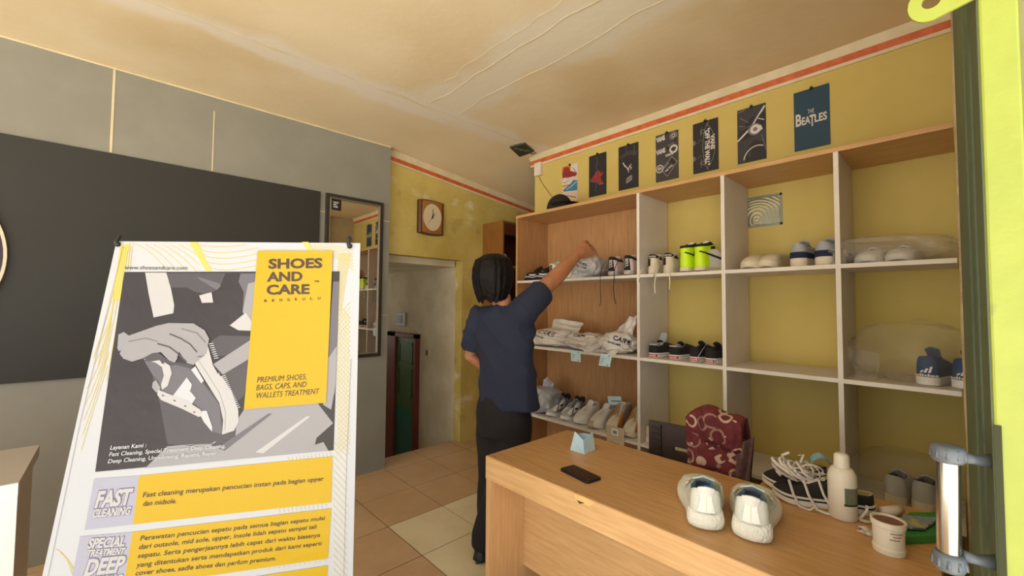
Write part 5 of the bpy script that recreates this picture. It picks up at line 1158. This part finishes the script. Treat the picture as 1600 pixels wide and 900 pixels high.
for k in range(9): z = zt_-.03-.028*k; m.box((bowx(yl-.05)-.012, yl-.055, z-.006), (bowx(yl-.05)+.002, yl-.012, z+.006))
m.box((bowx(yl-.06)-.010, yl-.062, zb), (bowx(yl-.06)+.002, yl-.056, zt_-.01)); m.build('backrest_ribs', BRN, ch)
m = MB(); m.box((1.955, yr+.02, .43), (2.30, yl-.02, .45)); m.build('seat', BRN, ch, bevel=.008)
for sx in (1.97, 2.28):
    for sy in (yr+.05, yl-.05): m = MB(); m.prism([(sx-.02, sy-.02, .43), (sx+.02, sy-.02, .43), (sx+.02, sy+.02, .43), (sx-.02, sy+.02, .43)], (0, 0, -.43)); m.build('leg', BRN, ch, bevel=.004)
# batik cloth: shader with curling pale strokes
BAT = mat('batik_maroon', (112, 42, 46), .85, c2=(96, 34, 40), nscale=6, bump=.15, bscale=90)
t_ = BAT.node_tree; b_ = t_.nodes['Principled BSDF']; src = b_.inputs['Base Color'].links[0].from_socket
def curls(scale, seed, col, lo, hi, src, thick=.06):
    g = t_.nodes.new('ShaderNodeTexCoord'); mp = t_.nodes.new('ShaderNodeMapping'); mp.inputs['Location'].default_value = (seed, seed*2, seed*3); t_.links.new(g.outputs['Object'], mp.inputs[0])
    v = t_.nodes.new('ShaderNodeTexVoronoi'); v.feature = 'F1'; v.inputs['Scale'].default_value = scale; v.inputs['Randomness'].default_value = .9; t_.links.new(mp.outputs[0], v.inputs['Vector'])
    n = t_.nodes.new('ShaderNodeTexNoise'); n.inputs['Scale'].default_value = scale*.9; t_.links.new(mp.outputs[0], n.inputs['Vector'])
    s1 = t_.nodes.new('ShaderNodeMath'); s1.operation = 'SUBTRACT'; s1.inputs[1].default_value = lo; t_.links.new(v.outputs['Distance'], s1.inputs[0])
    ab = t_.nodes.new('ShaderNodeMath'); ab.operation = 'ABSOLUTE'; t_.links.new(s1.outputs[0], ab.inputs[0])
    lt = t_.nodes.new('ShaderNodeMath'); lt.operation = 'LESS_THAN'; lt.inputs[1].default_value = thick; t_.links.new(ab.outputs[0], lt.inputs[0])
    g2 = t_.nodes.new('ShaderNodeMath'); g2.operation = 'GREATER_THAN'; g2.inputs[1].default_value = hi; t_.links.new(n.outputs[0], g2.inputs[0])
    mu = t_.nodes.new('ShaderNodeMath'); mu.operation = 'MULTIPLY'; t_.links.new(lt.outputs[0], mu.inputs[0]); t_.links.new(g2.outputs[0], mu.inputs[1])
    x = t_.nodes.new('ShaderNodeMix'); x.data_type = 'RGBA'; t_.links.new(mu.outputs[0], x.inputs[0]); t_.links.new(src, x.inputs[6]); x.inputs[7].default_value = lin(col); return x.outputs[2]
o_ = curls(15, 1.0, (196, 164, 140), .36, .46, src, .07); o_ = curls(11, 4.0, (150, 112, 100), .33, .47, o_, .045); t_.links.new(o_, b_.inputs['Base Color'])
cl = thing('batik_cloth', 'maroon batik cloth with pale curls draped over the brown chair', 'cloth', (XC, (pl(1071, 700, 0, XC).y+pl(1160, 700, 0, XC).y)/2, .5))
XF = XC-.045
top = [(1071, 652), (1080, 646), (1090, 642), (1100, 640), (1112, 644), (1122, 651), (1134, 656), (1146, 657), (1155, 661), (1161, 664)]
bot = [(1071, 728), (1080, 733), (1092, 737), (1104, 741), (1116, 745), (1128, 750), (1138, 752), (1146, 755), (1152, 757), (1156, 758)]
def crow(P, u): k = min(int(u*9), 8); f = u*9-k; return (P[k][0]*(1-f)+P[k+1][0]*f, P[k][1]*(1-f)+P[k+1][1]*f)
def cfront(u, v, d):
    a = crow(top, u); b = crow(bot, u); p = (a[0]+(b[0]-a[0])*v, a[1]+(b[1]-a[1])*v)
    fold = .016*math.sin(u*13+2*v)*(.25+.75*v)+.02*noise.noise(Vector((u*4, v*3, 1)))+.008*noise.noise(Vector((u*11, v*9, 5)))
    lap = -.028*ss((.52-v)/.06)*ss((u-.25)/.1)*ss((1.05-u)/.1)
    return pl(p[0], p[1], 0, XF+lap)+Vector((fold+d, 0, 0))
m = MB(); m.grid(lambda u, v: cfront(u, v, 0), 60, 60)
def cback(u, v):
    p = cfront(u, 0, 0); return p+Vector((.115*v, 0, .016*math.sin(v*math.pi)-.30*max(0, v-.5)))
m.grid(cback, 60, 16); m.grid(lambda u, v: cfront(u, 1-v, .004), 60, 60)
m.build('front_drape', BAT, cl, smooth=True)
G2 = mat('batik_grey', (118, 88, 80), .85, c2=(96, 66, 62), nscale=30)
m = MB()
def side(u, v):
    p0 = (1148+27*u-2*v, 682+7*math.sin(u*3)+(72)*v); return pl(p0[0], p0[1], 0, XF-.012+.02*u)+Vector((.012*math.sin(u*8+v*3), 0, 0))
m.grid(side, 16, 24); m.grid(lambda u, v: side(u, v)+Vector((.02, 0, 0)), 16, 24); m.build('side_drape', G2, cl, smooth=True)
# ================================================================== PERSON
SKIN = mat('skin', (176, 120, 84), .55, c2=(166, 108, 74), nscale=14); HAIR = mat('hair_black', (17, 13, 11), .55, spec=.2, c2=(10, 8, 7), nscale=60, stretch=(1, 1, .1)); SHIRT = mat('navy_shirt', (34, 40, 62), .9, c2=(30, 35, 56), nscale=5, bump=.12, bscale=220); PANTS = mat('black_trousers', (24, 20, 19), .9, bump=.1, bscale=200); SHOEK = mat('black_shoe_leather', (26, 24, 24), .5)
pe = thing('person', 'person seen from behind in navy t-shirt and black trousers, reaching onto the upper shelf', 'person', (1.58, 1.80, 0))
FD = Vector((math.cos(rad(12)), math.sin(rad(12)), 0)); RD = Vector((FD.y, -FD.x, 0)); UP = Vector((0, 0, 1))
pel = ip(786, 640, 2.40); che = ip(789, 535, 2.38); nek = ip(784, 474, 2.38); hea = ip(773, 430, 2.40)
shL = ip(750, 494, 2.47); shR = ip(822, 474, 2.27)
elL = ip(735, 556, 2.53); wrL = pel+FD*.15+RD*-.06+UP*.12
wrR = ip(899, 402, 2.55); elR = ip(862, 440, 2.40)
hdR = ip(917, 386, 2.62)
ftL, ftR = pl(752, 861, 2, 0), pl(745, 881, 2, 0)
def ering(c, a, b, A=None, B=None, n=24): A = A or RD; B = B or FD; return [c+A*(a*math.cos(q))+B*(b*math.sin(q)) for q in [2*math.pi*i/n for i in range(n)]]
body = MB()
body.rings([ering(pel+UP*z+(che-pel-UP*(che-pel).z)*ss(z/.45), a, b) for z, a, b in ((-.10, .15, .10), (0, .16, .11), (.12, .13, .095), (.25, .14, .10), (.38, .155, .095), (.48, .135, .078), (.56, .08, .06), (.60, .055, .055))])
body.tube([nek-UP*.06, nek+UP*.03, hea-UP*.05], [.062, .052, .05], 14)
body.tube([che+UP*.10+RD*.05-FD*.02, shR, shR.lerp(elR, .5), elR, elR.lerp(wrR, .3), elR.lerp(wrR, .7), wrR], [.05, .052, .052, .047, .048, .039, .031], 16)
body.tube([che+UP*.10-RD*.05-FD*.01, shL, shL.lerp(elL, .5), elL, elL.lerp(wrL, .4), wrL], [.055, .056, .048, .040, .038, .027], 16)
# hands
def hand_(wr, pal, side, tips, thumb, mb):
    """palm and five fingers; tips = three joints per finger"""
    ax_ = (pal-wr).normalized(); nr_ = ax_.cross(side).normalized(); s_ = nr_.cross(ax_)
    mb.rings([[wr.lerp(pal, t)+s_*(a*math.cos(q))+nr_*(b*math.sin(q)) for q in [2*math.pi*i/16 for i in range(16)]] for t, a, b in ((-.1, .028, .024), (.25, .033, .022), (.6, .041, .020), (1.0, .042, .017), (1.12, .034, .012))])
    for j in tips: mb.tube(j, [.0096, .0090, .0084, .0074][:len(j)], 10)
    mb.tube(thumb, [.013, .0105, .0085], 10)
fdir = (hdR-wrR).normalized(); vw = (hdR-EYE).normalized(); sd = fdir.cross(vw).normalized()
if sd.z > 0: sd = -sd                      # sd: across the palm, towards the little finger, pointing down
fb = (ip(938, 395, 2.72)-hdR).normalized(); tips = []
for k, (o_, L_) in enumerate(((-.036, .082), (-.0125, .094), (.011, .088), (.034, .070))):
    b0 = hdR+sd*o_; p1_ = b0+sd*o_*.22+(fdir+fb).normalized()*L_*.42; p2_ = p1_+fb*L_*.36-UP*.003*k+sd*o_*.12; tips.append([b0-fdir*.01, p1_, p2_, p2_+(fb-UP*(.5+.15*k)).normalized()*L_*.28])
th_ = [wrR.lerp(hdR, .35)+sd*.030, wrR.lerp(hdR, .8)+sd*.052+vw*.012, wrR.lerp(hdR, 1.25)+sd*.058+vw*.02]
hand_(wrR, hdR, sd, tips, th_, body)
pl_ = wrL+FD*.09+RD*.02-UP*.01; fd2 = (pl_-wrL).normalized(); s2 = UP
tips = [[pl_-fd2*.012+UP*o_, pl_+fd2*.03+UP*o_, pl_+fd2*.05+UP*o_+RD*.015, pl_+fd2*.05+UP*o_+RD*.038] for o_ in (-.03, -.010, .010, .030)]
hand_(wrL, pl_, s2, tips, [wrL.lerp(pl_, .3)+UP*.024, wrL.lerp(pl_, .8)+UP*.05, pl_+fd2*.02+UP*.055], body)
# head: looks along the shelf, away and to the right
hf = (FD*.96+Vector((0, 0, .10))).normalized(); hr = hf.cross(UP).normalized(); hu = hr.cross(hf)
H = lambda f, r, u: hea+hf*f+hr*r+hu*u
body.rings([[H(0, 0, 0)+hf*(x*math.cos(q)+ox)+hr*(y*math.sin(q))+hu*z for q in [2*math.pi*i/24 for i in range(24)]] for z, x, y, ox in ((-.125, .018, .02, .062), (-.115, .045, .042, .045), (-.09, .066, .056, .025), (-.05, .082, .068, .008), (0, .094, .075, 0), (.04, .096, .076, -.002), (.075, .083, .066, -.004), (.1, .055, .045, -.005), (.113, .015, .012, -.005))])
body.tube([H(.085, 0, .012), H(.104, 0, -.018), H(.110, 0, -.034), H(.088, 0, -.042)], [.008, .010, .0125, .008], 10)
body.tube([H(.083, -.02, -.070), H(.092, 0, -.069), H(.083, .02, -.070)], [.005, .008, .005], 8)
for sg in (1, -1): body.tube([H(.0, sg*.074, .018), H(-.012, sg*.083, .012), H(-.010, sg*.082, -.015), H(.002, sg*.076, -.03)], [.008, .009, .008, .007], 8)
# legs inside the trousers join the feet
for ft, sg in ((ftL, -1), (ftR, 1)):
    hip = pel+RD*sg*.085-UP*.06; an = Vector((ft.x, ft.y, .10))+FD*.06; kn = hip.lerp(an, .5)+FD*.02
    body.tube([hip, hip.lerp(kn, .5), kn, kn.lerp(an, .4), an, an-UP*.06+FD*.0], [.085, .072, .055, .052, .038, .035], 14)
bo = body.build('body', SKIN, pe); remesh(bo, .0042, 5)
# eyes, brows and mouth on the face
for sg in (1, -1):
    m = MB(); m.ball(H(.081, sg*.032, .008), (.010, .010, .007), 12); ey = m.build('eye', mat('eye_white', (190, 182, 172), .4), pe, smooth=True); m = MB(); m.ball(H(.0915, sg*.032, .008), .004, 8); m.build('iris', BLACK, ey)
    m = MB(); m.tube([H(.090, sg*.015, .028), H(.090, sg*.034, .033), H(.080, sg*.052, .026)], .004, 6); m.build('eyebrow', HAIR, pe)
m = MB(); m.tube([H(.090, -.022, -.070), H(.0965, 0, -.070), H(.090, .022, -.070)], [.003, .0045, .003], 8); m.build('lips', mat('lips', (150, 82, 70), .5), pe, smooth=True)
# hair: chin-length, hanging over the ears and the nape
m = MB()
m.rings([[hea+hf*(x*math.cos(q)+ox)+hr*(y*math.sin(q))+hu*z for q in [2*math.pi*i/28 for i in range(28)]] for z, x, y, ox in ((-.135, .045, .060, -.045), (-.12, .062, .078, -.038), (-.09, .078, .092, -.030), (-.05, .090, .100, -.022), (0, .102, .104, -.016), (.04, .108, .102, -.010), (.08, .098, .086, -.008), (.108, .07, .06, -.008), (.124, .02, .02, -.01))])
rh = random.Random(3)
for k in range(64):
    q = math.pi*(.30+1.40*k/63)+rh.uniform(-.03, .03); lay = rh.uniform(-.004, .006); pts = []; rr_ = []
    for i_, (z_, sx_, sy_, ox_) in enumerate(((.115, .03, .03, -.01), (.085, .094, .084, -.010), (.04, .106, .101, -.012), (-.01, .106, .105, -.018), (-.06, .094, .100, -.024), (-.10, .080, .090, -.032), (-.128-rh.uniform(0, .03), .068, .078, -.038))):
        w_ = rh.uniform(-.05, .05)*(i_ > 1); pts.append(hea+hf*((sx_+lay)*math.cos(q+w_)+ox_)+hr*((sy_+lay)*math.sin(q+w_))+hu*z_); rr_.append((.010, .013, .013, .013, .012, .010, .003)[i_])
    m.tube(pts, rr_, 7)
ho = m.build('hair', HAIR, pe); remesh(ho, .0045, 2)
mod = ho.modifiers.new('strands', 'DISPLACE'); tx = bpy.data.textures.new('strand', 'CLOUDS'); tx.noise_scale = .02; mod.texture = tx; mod.strength = .004; mod.texture_coords = 'LOCAL'; baked(ho)
# t-shirt
m = MB()
hem = ip(796, 634, 2.40)
def sring(t, a, b, dx=0): c = hem.lerp(nek-UP*.02, t)+RD*dx; return ering(c, a, b, n=28)
m.rings([sring(0, .196, .135), sring(.12, .192, .132), sring(.3, .182, .126), sring(.5, .178, .124), sring(.68, .185, .122), sring(.82, .182, .112), sring(.91, .150, .098), sring(.97, .095, .080), sring(1.02, .062, .064)])
slR = shR.lerp(elR, .62)+Vector((0, 0, -.004))
m.tube([che+UP*.10+RD*.05, shR-UP*.018, shR.lerp(slR, .5)-UP*.016, slR-UP*.012], [.10, .083, .076, .073], 18)
slL = shL.lerp(elL, .82)
m.tube([che+UP*.12-RD*.06, shL-UP*.012, shL.lerp(slL, .55), slL], [.095, .080, .078, .080], 18)
m.tube([che+RD*.10+UP*.06, shR.lerp(che+RD*.16, .45)-UP*.03], [.09, .07], 16)
so = m.build('t_shirt', SHIRT, pe); remesh(so, .007, 10)
def folds(o, amp, f):
    me = o.data; ns = [v.normal.copy() for v in me.vertices]
    for v, n in zip(me.vertices, ns): v.co += n*f(v.co, amp)
def shirt_f(p, amp):
    q = p+Vector((0, 0, 0)); d = Vector((q.x*2.2+q.z*1.6, q.y*2.2-q.z*1.2, q.z*.9))
    u_ = q.dot(Vector((.45, -.55, .70))); w_ = q.dot(Vector((.5, .5, .3)))
    r1 = max(0, 1-abs(noise.noise(Vector((u_*7, w_*2.0, 3))))*4)**1.5; r2 = max(0, 1-abs(noise.noise(Vector((q.x*7+q.y*3, q.y*6, q.z*1.6))))*4.5)**1.5
    return amp*(.9*r1+.6*r2-.5)+amp*.8*noise.noise(d*2.0)
folds(so, .010, shirt_f)
# trousers
m = MB()
wa = ip(787, 622, 2.40)
m.rings([ering(wa+UP*.03, .150, .118), ering(wa-UP*.04, .166, .128), ering(wa-UP*.12, .172, .130), ering(wa-UP*.2, .165, .122)])
for ft, sg in ((ftL, -1), (ftR, 1)):
    hip = wa+RD*sg*.078-UP*.15; an = Vector((ft.x, ft.y, .085))+FD*.055; kn = hip.lerp(an, .5)+FD*.015
    m.tube([hip+UP*.06, hip-UP*.06, hip.lerp(kn, .5), kn, kn.lerp(an, .5), an+UP*.05, an-UP*.02], [.098, .098, .090, .080, .074, .066, .064], 18)
po = m.build('trousers', PANTS, pe); remesh(po, .009, 8); folds(po, .008, lambda p, a: a*noise.noise(Vector((p.x*6, p.y*6, p.z*9)))+.6*a*(1-2*abs(noise.noise(p*11)))*ss((.35-p.z)/.3))
for ft, sg in ((ftL, -1), (ftR, 1)):
    m = MB(); prof = [(-.045, .028, .030), (-.03, .036, .07), (.02, .038, .085), (.08, .040, .070), (.14, .046, .052), (.19, .044, .040), (.225, .026, .028)]
    R = []
    for x, w, h in prof: R.append([ft+FD*(x+.045)+RD*(w*math.cos(q))+UP*(.012+h*max(0, math.sin(q))+(-.0 if math.sin(q) >= 0 else .0)) for q in [2*math.pi*i/20 for i in range(20)]])
    m.rings(R); sh_ = m.build('shoe', SHOEK, pe, smooth=True)
    m = MB(); R = [[ft+FD*(.135+.14*math.cos(q)-.0)+RD*((.040+.006*math.cos(q))*math.sin(q))+UP*z for q in [2*math.pi*i/32 for i in range(32)]] for z in (0, .014)]; m.rings(R); m.build('shoe_sole', mat('dark_sole', (70, 60, 54), .7), sh_)
